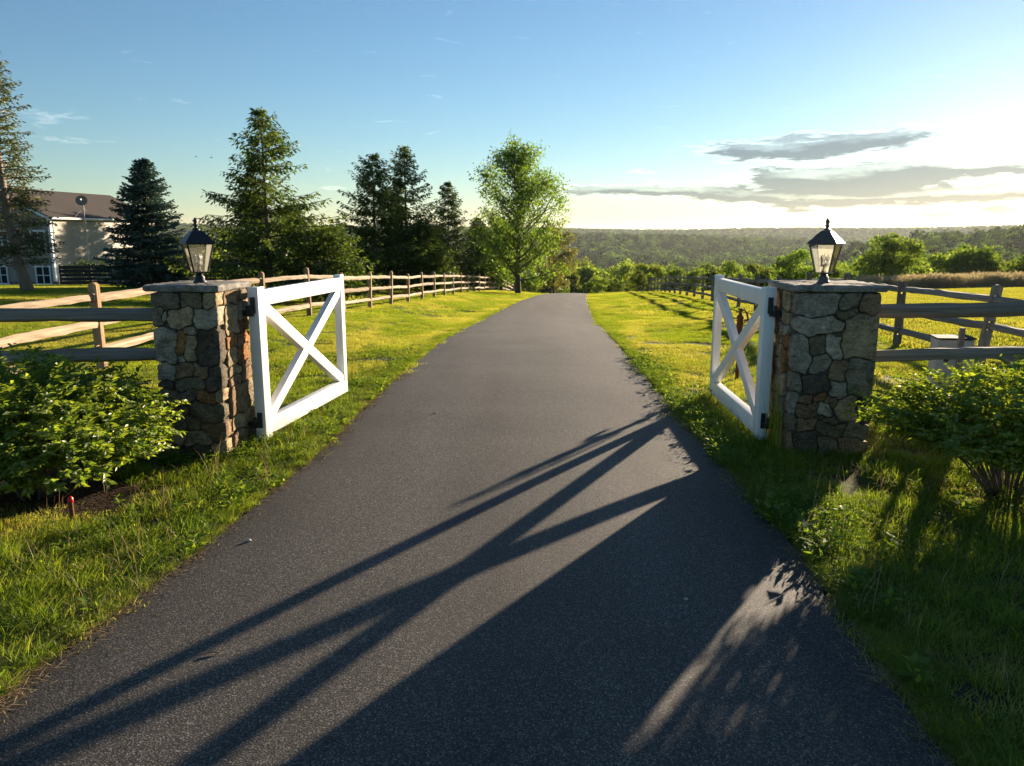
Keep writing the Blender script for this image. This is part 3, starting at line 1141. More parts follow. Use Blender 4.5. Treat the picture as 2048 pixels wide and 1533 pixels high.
def pillar(name, label, corner, rot, W, D, H, front, sides_seed, cap_top):
    """corner: front-left foot; front faces -Y before the turn"""
    root = empty(name, (corner[0], corner[1], 0), rot)
    tag(root, label, 'gate pillar', 'stone gate pillars')
    g = random.Random(sides_seed)
    core = MB().box((W / 2, D / 2, H / 2 - .05), (W - .05, D - .05, H + .09))
    core.build('mortar_core', M['mortar'], root)
    ret = .15
    faces = [  # origin, u axis, outward normal, width, rects, start of u
        (Vector((0, 0, 0)), Vector((1, 0, 0)), Vector((0, -1, 0)), W, front, 0.0),
        (Vector((W, 0, 0)), Vector((0, 1, 0)), Vector((1, 0, 0)), D, random_courses(D, H, sides_seed + 1, ret * .8), ret * .8),
        (Vector((W, D, 0)), Vector((-1, 0, 0)), Vector((0, 1, 0)), W, random_courses(W, H, sides_seed + 2, 0), 0.0),
        (Vector((0, D, 0)), Vector((0, -1, 0)), Vector((-1, 0, 0)), D - ret * .8, random_courses(D - ret * .8, H, sides_seed + 3, 0), 0.0)]
    for fi, (o, ux, nn, fw, rects, u0) in enumerate(faces):
        for ring, c, col in stone_outlines(rects, fw, H, sides_seed + fi, u0):
            edge = max(p[0] for p in ring) > fw - .03 or min(p[0] for p in ring) < .03
            depth = ret if (fi in (0, 2) and edge) else .05
            vs, fs = stone_mesh(ring, c, depth, .006 + .018 * g.random(), g)
            me = bpy.data.meshes.new('stone')
            me.from_pydata([tuple(o + ux * p[0] + Vector((0, 0, p[1])) + nn * p[2]) for p in vs], [], fs)
            me.polygons.foreach_set('use_smooth', [True] * len(me.polygons))
            me.update()
            so = mobj('stone', me, M['stone'], root)
            k = .85 + .35 * g.random()
            so.color = (col[0] * k, col[1] * k, col[2] * k, 1)
    # rough flagstone cap
    ov = .045
    pts = []
    n = 13
    for (ax, ay, bx, by) in ((-ov, -ov, W + ov, -ov), (W + ov, -ov, W + ov, D + ov), (W + ov, D + ov, -ov, D + ov), (-ov, D + ov, -ov, -ov)):
        for k in range(n):
            t = k / n
            j = g.uniform(-.012, .008)
            nx, ny = (by - ay), -(bx - ax)
            q = math.hypot(nx, ny)
            pts.append((ax + (bx - ax) * t + nx / q * j, ay + (by - ay) * t + ny / q * j))
    nn_ = len(pts)
    vs = []
    cx, cyy = W / 2, D / 2
    z0 = H + .004
    for sc, z in ((.97, z0), (1.0, z0 + .012), (1.005, cap_top - .016), (.975, cap_top - .002), (.72, cap_top), (.35, cap_top + .002)):
        for (x, y) in pts:
            vs.append((cx + (x - cx) * sc + g.uniform(-.003, .003), cyy + (y - cyy) * sc + g.uniform(-.003, .003), z + (g.uniform(-.005, .005) if z > z0 else 0)))
    fs = [tuple(reversed(range(nn_)))]
    for i in range(5):
        for k in range(nn_):
            k2 = (k + 1) % nn_
            fs.append((i * nn_ + k, i * nn_ + k2, (i + 1) * nn_ + k2, (i + 1) * nn_ + k))
    fs.append(tuple(5 * nn_ + k for k in range(nn_)))
    cap = MB().add(vs, fs).build('capstone', M['stone'], root)
    soften(cap, 40)
    cap.color = (.30, .28, .245, 1)
    cap['label'] = 'rough flat flagstone cap'
    return root


LP = pillar('gate_pillar', 'fieldstone gate pillar with rusty sunlit inner edge, beside the leafy bush and dark rails', (-3.168, 6.772, 0), R(-5), .60, .60, 1.49,
            traced(LEFT_FRONT, 475, 1470, 164, 574, 235, 642, .60, 1.49), 300, 1.553)
RP = pillar('gate_pillar', 'wider shaded fieldstone gate pillar with a big round tan stone', (2.50, 6.80, 0), R(-2), .74, .62, 1.485,
            traced(RIGHT_FRONT, 478, 1440, 605, 1098, 546, 1012, .74, 1.485), 400, 1.55)


# ------------------------------------------------------------------ lanterns on the pillars
def lantern(label, loc, rz, metal):
    root = empty('post_lantern', loc, rz)
    tag(root, label, 'lantern', 'post lanterns on the gate pillars')
    d = math.sqrt(2)
    rot = R(45)
    def sq(prof, name, m, parent=root, n=4):
        o = MB().lathe([(r * d / 2, z) for r, z in prof], n, rot).build(name, m, parent)
        return o
    MB().lathe([(.056, 0), (.056, .012), (.044, .02), (.044, .05), (.03, .064), (.028, .088)], 20).build('base', metal, root, True)
    sq([(.130, .088), (.130, .098), (.11, .098)], 'bottom_plate', metal)
    # tapered cage: four corner bars, bottom and top rim
    zb, zt, wb, wt = .098, .345, .060, .110
    for sx in (-1, 1):
        for sy in (-1, 1):
            b = MB().tube([(sx * wb, sy * wb, zb), (sx * wt, sy * wt, zt)], .0075, 6)
            b.build('corner_bar', metal, root)
    rim = MB()
    for s in (-1, 1):
        rim.box((s * wt, 0, zt), (.014, 2 * wt + .014, .012))
        rim.box((0, s * wt, zt), (2 * wt - .0145, .0138, .0118))
    rim.build('top_rim', metal, root)
    for k in range(4):
        a = k * math.pi / 2
        e0, e1 = wb - .003, wt - .003
        vs = [(-e0, -wb, zb), (e0, -wb, zb), (e1, -wt, zt), (-e1, -wt, zt)]
        vs += [(x, y + .002, z) for x, y, z in vs]
        Mx = Matrix.Rotation(a, 3, 'Z')
        MB().add([Mx @ Vector(p) for p in vs], [(0, 1, 2, 3), (7, 6, 5, 4), (0, 4, 5, 1), (1, 5, 6, 2), (2, 6, 7, 3), (3, 7, 4, 0)]).build('pane', M['lamp_glass'], root)
    roof = sq([(.252, .351), (.258, .357), (.245, .364), (.088, .458), (.070, .463)], 'roof', metal)
    MB().lathe([(.036, .464), (.030, .476), (.014, .486), (.014, .500), (.024, .506), (.024, .511), (.011, .517), (.018, .535), (.019, .548), (.011, .566), (.002, .578)], 14).build('finial', metal, roof, True)
    cl = MB().lathe([(.022, .098), (.022, .11), (.012, .116), (.012, .165), (.03, .170), (.012, .176)], 12)
    stem = cl.build('bulb_cluster', metal, root, True)
    for k in range(3):
        a = k * 2.094 + .5
        c = (.028 * math.cos(a), .028 * math.sin(a), 0)
        MB().lathe([(.010, .150), (.010, .195)], 10, 0, c).build('candle_sleeve', M['candle_white'], stem, True)
        MB().lathe([(.008, .195), (.015, .212), (.013, .232), (.005, .252), (.001, .262)], 10, 0, c).build('bulb', M['candle_white'], stem, True)
    return root


lantern('black post lantern on the pillar beside the blue spruce', (-2.83, 7.03, 1.555), R(36), M['black_metal'])
lantern('bronze post lantern against the hazy valley on the wider pillar', (2.81, 7.0, 1.552), R(52), M['bronze_metal'])


# ------------------------------------------------------------------ gates
def gate(label, hinge, far, side, groups='white cross-braced gates'):
    """local Y runs from the hinge to the latch end"""
    dx, dy = far[0] - hinge[0], far[1] - hinge[1]
    L = math.hypot(dx, dy)
    root = empty('driveway_gate', (hinge[0], hinge[1], 0), math.atan2(dy, dx) - math.pi / 2)
    tag(root, label, 'gate', groups)
    w = M['white_paint']
    z0, z1 = .045, 1.50
    def part(name, c, d, rotx=0.0, bev=.007):
        Mx = Matrix.Rotation(rotx, 3, 'X')
        o = MB().box((0, 0, 0), d, Mx, bev).build(name, w, root)
        o.location = c
        soften(o, 40)
        return o
    part('hinge_stile', (0, 0, (z0 + z1) / 2), (.105, .135, z1 - z0))
    part('latch_stile', (0, L - .05, (z0 + z1) / 2 + .015), (.09, .10, z1 - z0 - .02))
    part('stile_batten', (0.0, L + .017, (z0 + z1) / 2 + .0), (.05, .034, z1 - z0 - .10))
    ya, yb = .0675, L - .10
    ym, ln = (ya + yb) / 2, yb - ya
    part('top_rail', (0, ym, z1 - .105), (.085, ln, .15))
    part('bottom_rail', (0, ym, z0 + .105), (.085, ln, .16))
    # cross braces between the rails
    zt, zb = z1 - .18, z0 + .185
    h = zt - zb
    full = math.hypot(ln, h)
    ang = math.atan2(h, ln)
    def brace(name, ya_, za_, yb_, zb_, ww, th, ext=.05):
        l = math.hypot(yb_ - ya_, zb_ - za_)
        a = math.atan2(zb_ - za_, yb_ - ya_)
        return part(name, (0, (ya_ + yb_) / 2, (za_ + zb_) / 2), (th, l + ext, ww), a)
    brace('brace', ya, zt, yb, zb, .115, .074)
    mid = .0575 / math.sin(2 * ang)
    cyx, czx = (ya + yb) / 2, (zt + zb) / 2
    ux, uz = math.cos(ang), math.sin(ang)
    brace('brace', ya, zb, cyx - ux * mid, czx - uz * mid, .115, .070, .04)
    brace('brace', cyx + ux * mid, czx + uz * mid, yb, zt, .115, .070, .04)
    # strap hinges that reach over to the pillar
    bk = M['black_metal']
    for zc, flip in ((1.305, 1), (.235, 0)):
        hb = MB()
        s = -side
        hb.box((s * .0, -.076, zc + (.03 if flip else .0)), (.046, .018, .15), None, .004)
        hb.box((s * .02, -.088, zc - .045), (.06, .022, .05), None, .003)
        hb.tube([(s * .045, -.085, zc - .075), (s * .045, -.085, zc + .03)], .016, 10)
        hb.box((s * .10, -.080, zc - .045), (.12, .034, .058), None, .004)
        hb.box((s * .155, -.080, zc - .045), (.016, .085, .095), None, .003)
        hb.build('hinge', bk, root)
    return root


gate('white cross-braced gate lit by the sun, hung on the pillar with rusty stones', (-2.40, 7.24), (-2.075, 9.35), 1)
gate('white cross-braced gate in shade, hung on the wider pillar', (2.40, 7.22), (2.475, 9.30), -1)


# ------------------------------------------------------------------ split-rail fences
def rail_mesh(seed, flat=1.0):
    g = random.Random(seed)
    vs, fs = [], []
    n, seg = 7, 14
    for i in range(seg + 1):
        t = i / seg
        e = min(t, 1 - t) * 2
        tap = .5 + .5 * min(1, e * 5.5) ** .8
        oy, oz = .012 * math.sin(t * 5 + seed) * e, .014 * math.sin(t * 4 + seed * 2.1) * e
        for k in range(n):
            a = 2 * math.pi * k / n + seed * .4
            r = .058 * (1 + .16 * math.sin(k * 2.3 + seed)) * (1 + .26 * (g.random() - .5))
            vs.append((t - .5, oy + r * math.cos(a) * tap * .80, oz + r * math.sin(a) * (tap * .25 + .75) * .95))
    for i in range(seg):
        for k in range(n):
            k2 = (k + 1) % n
            fs.append((i * n + k, (i + 1) * n + k, (i + 1) * n + k2, i * n + k2))
    fs.append(tuple(range(n)))
    fs.append(tuple(reversed([seg * n + k for k in range(n)])))
    return MB().add(vs, fs).mesh('rail')


def post_mesh(seed, h=1.25, slots=(.30, .68, 1.06), w=.125, d=.085):
    """slots run through the post along local X"""
    g = random.Random(seed)
    mb = MB()
    sh = .13
    z = -.35
    for s in slots:
        mb.box((0, 0, (z + s - sh / 2) / 2), (d, w, s - sh / 2 - z))
        for k in (-1, 1):
            mb.box((0, k * (w / 2 - .016), s), (d - .004, .030, sh + .004))
        z = s + sh / 2
    top = h - .05
    mb.box((0, 0, (z + top) / 2), (d, w, top - z))
    prof = [(-w / 2 + .001, top), (w / 2 - .001, top)] + [(w / 2 * math.cos(a) * .98, top + .055 * math.sin(a)) for a in np.linspace(.25, math.pi - .25, 7)]
    n = len(prof)
    vs = [(-d / 2 + .001, p[0], p[1]) for p in prof] + [(d / 2 - .001, p[0], p[1]) for p in prof]
    fs = [tuple(range(n)), tuple(reversed(range(n, 2 * n)))] + [(k, n + k, n + (k + 1) % n, (k + 1) % n) for k in range(n)]
    mb.add(vs, fs)
    return mb.mesh('post')


def split_fence(label, pts, rmat, pmat, seed, heights=(.30, .68, 1.06), h=1.25, leans=None, rail_thick=1.0, skip_first_post=False, group='split-rail fences'):
    g = random.Random(seed)
    root = empty('rail_fence', (pts[0][0], pts[0][1], tz(*pts[0][:2])))
    tag(root, label, 'fence', group)
    inv = Matrix.Translation(root.location).inverted()
    rails = [rail_mesh(seed + k) for k in range(6)]
    posts = [post_mesh(seed + k, h + .03 * (k - 1), heights) for k in range(3)]
    for me in rails: me.materials.append(rmat)
    for me in posts: me.materials.append(pmat)
    W = []
    for i, p in enumerate(pts):
        z = tz(p[0], p[1]) if len(p) < 3 else p[2]
        q = pts[min(i + 1, len(pts) - 1)]
        q0 = pts[max(i - 1, 0)]
        yaw = math.atan2(q[1] - q0[1], q[0] - q0[0])
        lean = (leans or {}).get(i, (g.uniform(-.035, .035), g.uniform(-.035, .035)))
        Mx = Matrix.Translation((p[0], p[1], z)) @ Matrix.Rotation(lean[0], 4, 'Y') @ Matrix.Rotation(lean[1], 4, 'X') @ Matrix.Rotation(yaw, 4, 'Z')
        W.append(Mx)
        if not (skip_first_post and i == 0):
            o = mobj('post', posts[i % 3], None, root)
            o.matrix_world = Mx
            o.matrix_parent_inverse = inv
            o.matrix_basis = Mx
    for i in range(len(pts) - 1):
        for j, hh in enumerate(heights):
            side = .021 if (i + j) % 2 else -.021
            a = W[i] @ Vector((0, side, hh + g.uniform(-.015, .015)))
            b = W[i + 1] @ Vector((0, side, hh + g.uniform(-.015, .015)))
            d = b - a
            L = d.length + .13
            X = d.normalized()
            Y = Vector((0, 0, 1)).cross(X).normalized()
            Z = X.cross(Y)
            Mr = Matrix.Translation((a + b) / 2) @ Matrix((X, Y, Z)).transposed().to_4x4() @ Matrix.Diagonal((L, rail_thick, rail_thick, 1))
            o = mobj('rail', rails[g.randrange(6)], None, root)
            o.matrix_parent_inverse = inv
            o.matrix_basis = Mr
    return root


def line_posts(x0, k, y0, n, step=3.04):
    c = 1 / math.sqrt(1 + k * k)
    out = []
    for i in range(n):
        y = y0 + i * step * c
        out.append((x0 + k * y, y))
    return out


split_fence('sunlit three-rail split cedar fence running past the evergreens to the crest', line_posts(-7.05, .0818, 17.4 - 4 * 3.03, 34), M['cedar'], M['cedar_post'], 11)
rp = line_posts(5.85, .0948, 14.3 - 3 * 3.03, 34)
split_fence('backlit grey three-rail split fence between lawn and paddock', rp, M['grey_wood'], M['grey_post'], 37, leans={2: (.13, -.02), 3: (0, 0)})
split_fence('two dark rails joining the outer side of the rusty pillar behind the bush', [(-3.12, 7.03, 0), (-5.95, 6.72, 0)], M['grey_wood'], M['grey_post'], 71, (.885, 1.275), 1.45, {0: (0, 0), 1: (0, 0)}, 1.15, True)
split_fence('two thick grey rails joining the outer side of the wider pillar', [(3.20, 7.06, 0), (6.05, 7.30, 0)], M['grey_wood'], M['grey_post'], 83, (.89, 1.30), 1.47, {0: (0, 0), 1: (0, 0)}, 1.1, True)


# ------------------------------------------------------------------ trees and shrubs
def conifer(H, Rad, seed, n_br=150, bottom=.06, up=.18, droop=.5, twig=.34, card=(.17, .05), fill=1.0, power=.85, ragged=.35, hang=.35, trunk_r=None, lean=(0, 0), bare=0.0, bend=0.0, whorl=0):
    g = np.random.default_rng(seed)
    random.seed(seed)
    tr = trunk_r or H * .018
    def axis(t):
        return Vector((lean[0] * H * (1 - math.exp(-4.5 * t)) + bend * math.sin(t * 4) * .1, lean[1] * H * t, H * t))
    mb = MB()
    ts = np.linspace(0, .99, 12)
    mb.tube([axis(t) - Vector((0, 0, .3 if t == 0 else 0)) for t in ts], [tr * (1.35 if t == 0 else 1) * (1 - t) ** .85 + .008 for t in ts], 9, jit=.12)
    P, D, Nn, LL, WW = [], [], [], [], []
    for b in range(n_br):
        t = bottom + (1 - bottom) * (b + g.uniform(0, 1)) / n_br
        t = min(t, .985)
        if whorl:
            t = t * .6 + .4 * (bottom + (1 - bottom) * (round((t - bottom) / (1 - bottom) * whorl) + g.normal(0, .10)) / whorl)
            t = min(max(t, bottom), .985)
        L = Rad * (1 - t) ** power * g.uniform(1 - ragged, 1 + ragged * .5) * (min(1, .55 + (t - bottom) * 4)) + .12
        a = g.uniform(0, 2 * np.pi)
        e = up + g.normal(0, .10) + .55 * max(0, t - .55)
        base = axis(t)
        dx, dy = math.cos(a), math.sin(a)
        k = max(4, int(L / .16 * fill))
        s = np.linspace(.18 if L > .6 else .02, 1, k) * L
        tip = np.clip((s / L - .7) / .3, 0, 1)
        zz = s * math.sin(e) - droop * .22 * s * s / max(Rad, .5) + tip ** 2 * L * .06 * (1 if up > 0 else -1)
        pp = np.stack([base.x + dx * s * math.cos(e), base.y + dy * s * math.cos(e), base.z + zz], 1)
        step = max(1, k // 4)
        lp = [base] + [Vector(q) for q in pp[::step]] + [Vector(pp[-1])]
        if L > .5:
            mb.tube(lp, [max(.004, .022 * L / Rad * (1 - i / len(lp))) + .004 for i in range(len(lp))], 4, False)
        for i in range(k):
            f = s[i] / L
            if f < bare:
                continue
            for side in (-1, 1):
                tl = twig * (1.05 - .75 * f) * g.uniform(.6, 1.25) * min(1, L / 1.0 + .25)
                aa = a + side * g.uniform(.55, 1.15)
                nk = max(2, int(tl / .085))
                r = (np.arange(nk) + .3) / nk * tl
                hz = -hang * r * g.uniform(.5, 1.4) - .08 * r * r
                q = np.stack([pp[i, 0] + np.cos(aa) * r, pp[i, 1] + np.sin(aa) * r, pp[i, 2] + hz], 1)
                q += g.normal(0, .018, q.shape)
                P.append(q)
                da = aa + g.normal(0, .6, nk)
                D.append(np.stack([np.cos(da), np.sin(da), -hang * 1.1 + g.normal(0, .35, nk)], 1))
            # growth along the branch itself
            P.append(pp[i:i + 1] + g.normal(0, .02, (1, 3)))
            D.append(np.array([[dx, dy, g.normal(0, .3)]]))
    P, D = np.concatenate(P), np.concatenate(D)
    n = len(P)
    # the leader
    m = 26
    z = H * (1 - .05 * g.uniform(0, 1, m))
    LPt = np.stack([np.full(m, axis(1).x), np.full(m, axis(1).y), z], 1) + g.normal(0, .02, (m, 3))
    P = np.concatenate([P, LPt])
    aa = g.uniform(0, 6.28, m)
    D = np.concatenate([D, np.stack([np.cos(aa), np.sin(aa), np.full(m, 1.0)], 1)])
    n = len(P)
    Nn = unit(g, n) * .8 + np.array([0, 0, .6])
    V, F = kites(P, D, Nn, card[0] * g.uniform(.65, 1.3, n), card[1] * g.uniform(.7, 1.3, n))
    return mb.mesh('trunk', True), np_mesh('crown', V, F)


def broadleaf(H, Rad, seed, n_limb=34, leaf=.13, per=9, start=.14, shape=None, trunk_r=None, spread=.30, upness=.8):
    g = np.random.default_rng(seed)
    random.seed(seed)
    tr = trunk_r or H * .02
    shape = shape or (lambda t: max(.02, math.sin(math.pi * min(1, t) ** .62)) ** .8)
    mb = MB()
    ts = np.linspace(0, .96, 12)
    wig = g.normal(0, .05, (12, 2)).cumsum(0) * H * .03
    ax = [Vector((wig[i, 0], wig[i, 1], t * H - (.3 if t == 0 else 0))) for i, t in enumerate(ts)]
    mb.tube(ax, [tr * (1.4 if t == 0 else 1) * (1 - t) ** .9 + .012 for t in ts], 9, jit=.12)
    C = []
    for b in range(n_limb):
        t = start + (.97 - start) * ((b + g.uniform(0, 1)) / n_limb) ** 1.15
        i = min(10, int(t / .96 * 11))
        base = ax[i].lerp(ax[i + 1], (t / .96 * 11) - i) if t < .96 else ax[-1]
        L = Rad * shape(t) * g.uniform(.7, 1.15) + .25
        a = b * 2.4 + g.normal(0, .4)
        d = Vector((math.cos(a), math.sin(a), upness * g.uniform(.5, 1.2))).normalized()
        pts = [base]
        for k in range(5):
            d = (d + Vector(g.normal(0, .12, 3)) + Vector((0, 0, .02))).normalized()
            pts.append(pts[-1] + d * L / 5 * 1.1)
        r0 = tr * .42 * (1 - t * .7)
        mb.tube(pts, [r0 * (1 - k / 6.2) + .006 for k in range(6)], 5, False)
        for k in range(1, 6):
            for w in range(1 if L < 1.3 else 2 if L < 2.4 else 3 if k < 5 else 4):
                dd = (d * .5 + Vector(g.normal(0, .75, 3))).normalized()
                sl = L * .34 * g.uniform(.5, 1.1) * (1.1 - k * .08)
                q0 = pts[k]
                q1 = q0 + dd * sl + Vector((0, 0, sl * .08))
                mb.tube([q0, (q0 + q1) / 2 + Vector(g.normal(0, .03, 3)), q1], [r0 * .3 + .004, r0 * .2 + .003, .003], 3, False)
                for f in (.35, .6, .8, 1.0):
                    C.append(q0.lerp(q1, f))
    C = np.array([tuple(c) for c in C])
    P = np.repeat(C, per, 0) + g.normal(0, spread * .5, (len(C) * per, 3)) * np.array([1, 1, .8])
    n = len(P)
    D = unit(g, n) + np.array([0, 0, -.45])
    V, F = kites(P, D, unit(g, n) + np.array([0, 0, .4]), leaf * g.uniform(.7, 1.3, n), leaf * .62 * g.uniform(.7, 1.3, n))
    return mb.mesh('trunk', True), np_mesh('crown', V, F)


def blob_crown(H, Rad, seed, n_leaf=2600, leaf=.34, lumps=26, low=.12, flat=1.0, fill=.55, top=1.0):
    """crown of leaf clumps round many uneven lumps"""
    g = np.random.default_rng(seed)
    c = []
    while len(c) < lumps:
        p = g.uniform(-1, 1, 3)
        r = np.linalg.norm(p)
        if .35 < r < 1.0:
            c.append(p)
    c = np.array(c)
    zc = H * (low + 1) / 2
    hz = H * (1 - low) / 2
    wob = 1 + .12 * np.sin(np.arctan2(c[:, 1], c[:, 0]) * 3 + seed)
    ctr = np.stack([c[:, 0] * Rad * .78 * wob, c[:, 1] * Rad * .78 * wob, zc + c[:, 2] * hz * .82], 1)
    rad = g.uniform(.26, .46, lumps) * Rad * flat
    k = g.integers(0, lumps, n_leaf)
    d = unit(g, n_leaf)
    d[:, 2] = np.where(d[:, 2] < -.3, -d[:, 2], d[:, 2])
    rr = rad[k] * (1 - fill * g.uniform(0, 1, n_leaf) ** 2.2) * (1 + .18 * np.sin(d[:, 0] * 5 + k) * np.cos(d[:, 1] * 6 + k))
    P = ctr[k] + d * rr[:, None]
    P[:, 2] = np.maximum(P[:, 2], .02 * H)
    D = unit(g, n_leaf) + d * .5 + np.array([0, 0, -.3])
    Nn = d + unit(g, n_leaf) * .9
    V, F = kites(P, D, Nn, leaf * g.uniform(.6, 1.4, n_leaf), leaf * .75 * g.uniform(.6, 1.4, n_leaf))
    return np_mesh('crown', V, F)


def simple_trunk(H, r, seed, k=4):
    random.seed(seed)
    mb = MB()
    mb.tube([(0, 0, -.5), (.05 * r, 0, H * .3), (.1 * r, .1 * r, H * .75)], [r * 1.3, r, r * .35], 7, jit=.15)
    for i in range(k):
        a = i * 2.4 + seed
        z = H * (.2 + .1 * i)
        mb.tube([(0, 0, z), (math.cos(a) * H * .14, math.sin(a) * H * .14, z + H * .16), (math.cos(a) * H * .24, math.sin(a) * H * .24, z + H * .3)], [r * .5, r * .35, r * .15], 5, False)
    return mb.mesh('trunk', True)


def tree(name, label, x, y, meshes, mats, group=None, rz=0.0, sc=1.0, dz=0.0, cat='tree', sz=1.0, names=('trunk', 'crown')):
    root = empty(name, (x, y, tz(x, y) + dz), rz)
    root.scale = (sc, sc, sc * sz)
    tag(root, label, cat, group)
    for nm, me, m in zip(names, meshes, mats):
        if me is not None:
            mobj(nm, me, m, root)
    return root


def build_trees():
    bk, nd = M['bark'], M['hemlock_needles']
    t = conifer(7.2, 3.5, 501, 185, .04, .22, .8, .55, (.20, .062), 1.25, .80, .60, .60, .10, whorl=13)
    tree('hemlock_tree', 'broad ragged hemlock with drooping sprays beside the black lantern', -9.35, 30, t, (bk, nd), 'evergreens behind the cedar fence')
    t = conifer(8.9, 3.3, 502, 190, .04, .34, .5, .52, (.22, .075), 1.15, .72, .45, .45, .12, whorl=16)
    tree('hemlock_tree', 'taller rear one of the two overlapping hemlocks', -6.6, 49, t, (bk, nd), 'evergreens behind the cedar fence')
    t = conifer(7.9, 3.6, 503, 190, .03, .30, .5, .52, (.22, .075), 1.15, .70, .5, .45, .12, whorl=14)
    tree('hemlock_tree', 'shorter front one of the two overlapping hemlocks', -8.05, 46, t, (bk, nd), 'evergreens behind the cedar fence', 1.0)
    t = conifer(4.2, 2.3, 506, 150, .03, .30, .4, .55, (.22, .075), 1.1, .5, .3, .4)
    tree('hemlock_tree', 'low sunlit hemlock filling the gap right of the pair', -5.3, 47, t, (bk, nd), 'evergreens behind the cedar fence', .4)
    t = conifer(3.0, 2.3, 507, 120, .03, .15, .5, .55, (.19, .065), 1.1, .5, .3, .45)
    tree('hemlock_tree', 'low spreading hemlock at the foot of the broad hemlock', -7.6, 31.5, t, (bk, nd), 'evergreens behind the cedar fence', .4)
    t = conifer(7.9, 2.4, 504, 190, .03, .36, .4, .50, (.22, .075), 1.1, .70, .4, .4, .11, whorl=15)
    tree('hemlock_tree', 'narrow dark hemlock left of the roadside leafy tree', -4.7, 58, t, (bk, M['dark_needles']), 'evergreens behind the cedar fence')
    t = conifer(6.0, 2.2, 508, 190, .03, .34, .4, .50, (.22, .075), 1.1, .6, .3, .35)
    tree('hemlock_tree', 'small dark hemlock low behind the roadside leafy tree', -2.9, 66, t, (bk, M['dark_needles']), 'evergreens behind the cedar fence')
    t = conifer(9.2, 3.3, 514, 260, .03, .30, .4, .62, (.24, .09), 1.1, .5, .25, .35)  # unseen pair of evergreens, added to cast shade on the house wall
    tree('hemlock_tree', 'unseen dark evergreen added straight behind the broad ragged hemlock to shade the house', -25.4, 77.5, t, (bk, M['dark_needles']), 'evergreens behind the cedar fence')
    tree('hemlock_tree', 'second unseen dark evergreen added farther behind the broad ragged hemlock to shade the house', -24.0, 86.5, t, (bk, M['dark_needles']), 'evergreens behind the cedar fence', 1.3)
    t = conifer(6.1, 2.45, 505, 430, .02, .10, .35, .42, (.16, .085), 1.3, .76, .26, .12, .10)
    tree('blue_spruce', 'dense blue spruce between the house and the black lantern', -17.6, 38, t, (bk, M['spruce_needles']))
    t = conifer(9.1, 1.75, 509, 270, .11, .20, .8, .46, (.15, .06), 1.1, .42, .5, .5, .20, (-.07, 0), .30)
    tree('conifer_tree', 'thin old conifer with a bare leaning trunk before the house', -19.35, 31, t, (M['pale_bark'], M['larch_needles']))
    t = broadleaf(10.8, 4.0, 511, 50, .17, 8, .09, lambda t: float(np.interp(t, [.05, .3, .42, .6, .75, .9, 1], [.6, .95, 1, .78, .52, .28, .1])), .19, .50, .9)
    tree('leafy_tree', 'tall airy leafy tree beside the driveway crest', .45, 58, t, (bk, M['maple_leaves']))
    t = broadleaf(6.4, 2.6, 512, 26, .16, 10, .06, None, .10, .36, .8)
    tree('leafy_tree', 'russet green tree peeking out right behind the roadside tree', 4.1, 76, t, (bk, M['russet_leaves']))
    t = broadleaf(5.8, 2.6, 513, 26, .15, 10, .06, None, .10, .36, .8)
    tree('leafy_tree', 'low leafy tree spreading behind the roadside trunk', -.9, 65, t, (bk, M['maple_leaves']))

    # paddock side
    cr = blob_crown(6.9, 3.5, 521, 6500, .26, 34, .03, .85)
    tree('leafy_tree', 'large round tree standing alone behind the paddock', 41.6, 85, (simple_trunk(6.3, .16, 1), cr), (bk, M['shrub_leaves']))
    cr = blob_crown(4.6, 2.5, 522, 4200, .22, 26, .02, .9)
    tree('leafy_tree', 'bushy sunlit tree just behind the bronze lantern', 29.3, 80, (simple_trunk(4.2, .1, 2), cr), (bk, M['maple_leaves']))
    kinds = [blob_crown(4.4, 2.6, 530 + k, 2600, .27, 20, .0, .9) for k in range(4)]
    stems = [simple_trunk(4.0, .09, 3 + k) for k in range(4)]
    g = random.Random(5)
    spots = [(46, 96, 1.25), (52, 99, 1.45), (57, 96, 1.35), (61, 101, 1.5), (66, 97, 1.4), (70, 103, 1.6), (49, 104, 1.5), (63, 108, 1.8), (74, 96, 1.5), (37, 91, .85), (34, 95, 1.0), (79, 101, 1.5),
             (25, 88, .85), (21, 93, .9), (17, 96, 1.0), (31, 101, 1.1), (36, 106, 1.2), (42, 108, 1.3), (27, 104, 1.05), (86, 99, 1.5)]
    ords = ['first', 'second', 'third', 'fourth', 'fifth', 'sixth', 'seventh', 'eighth', 'ninth', 'tenth', 'eleventh', 'twelfth', 'thirteenth', 'fourteenth', 'fifteenth']
    def rank(lst, i, same):
        return ords[sorted([j for j in range(len(lst)) if same(lst[j])], key=lambda j: abs(lst[j][0] / lst[j][1])).index(i)]
    for i, (x, y, s) in enumerate(spots):
        row = y > 100
        tree('hedgerow_shrub', 'leafy hedgerow shrub behind the tall pale grass, %s from the driveway in the %s row' % (rank(spots, i, lambda q: (q[1] > 100) == row), 'rear' if row else 'front'), x, y, (stems[i % 4], kinds[i % 4]), (bk, M['shrub_leaves']), 'hedgerow shrubs beyond the paddock', g.uniform(0, 6), s, 0, 'shrub')
    # shrubs at the crest
    for x, y, s, lab in ((10.2, 92, .62, 'round bright shrub right of the driveway crest'), (12.0, 74, .45, 'dark low shrub under the fence near the crest'),
                         (13.0, 98, .55, 'leafy shrub behind the last fence posts'), (6.3, 96, .45, 'small shrub at the end of the visible driveway'), (2.0, 92, .6, 'low leafy shrub left of the driveway end'), (14.6, 86, .6, 'shrub grown through the backlit fence')):
        i = g.randrange(4)
        tree('shrub', lab, x, y, (stems[i], kinds[i]), (bk, M['shrub_leaves'] if 'dark' not in lab else M['hemlock_needles']), None, g.uniform(0, 6), s, 0, 'shrub')

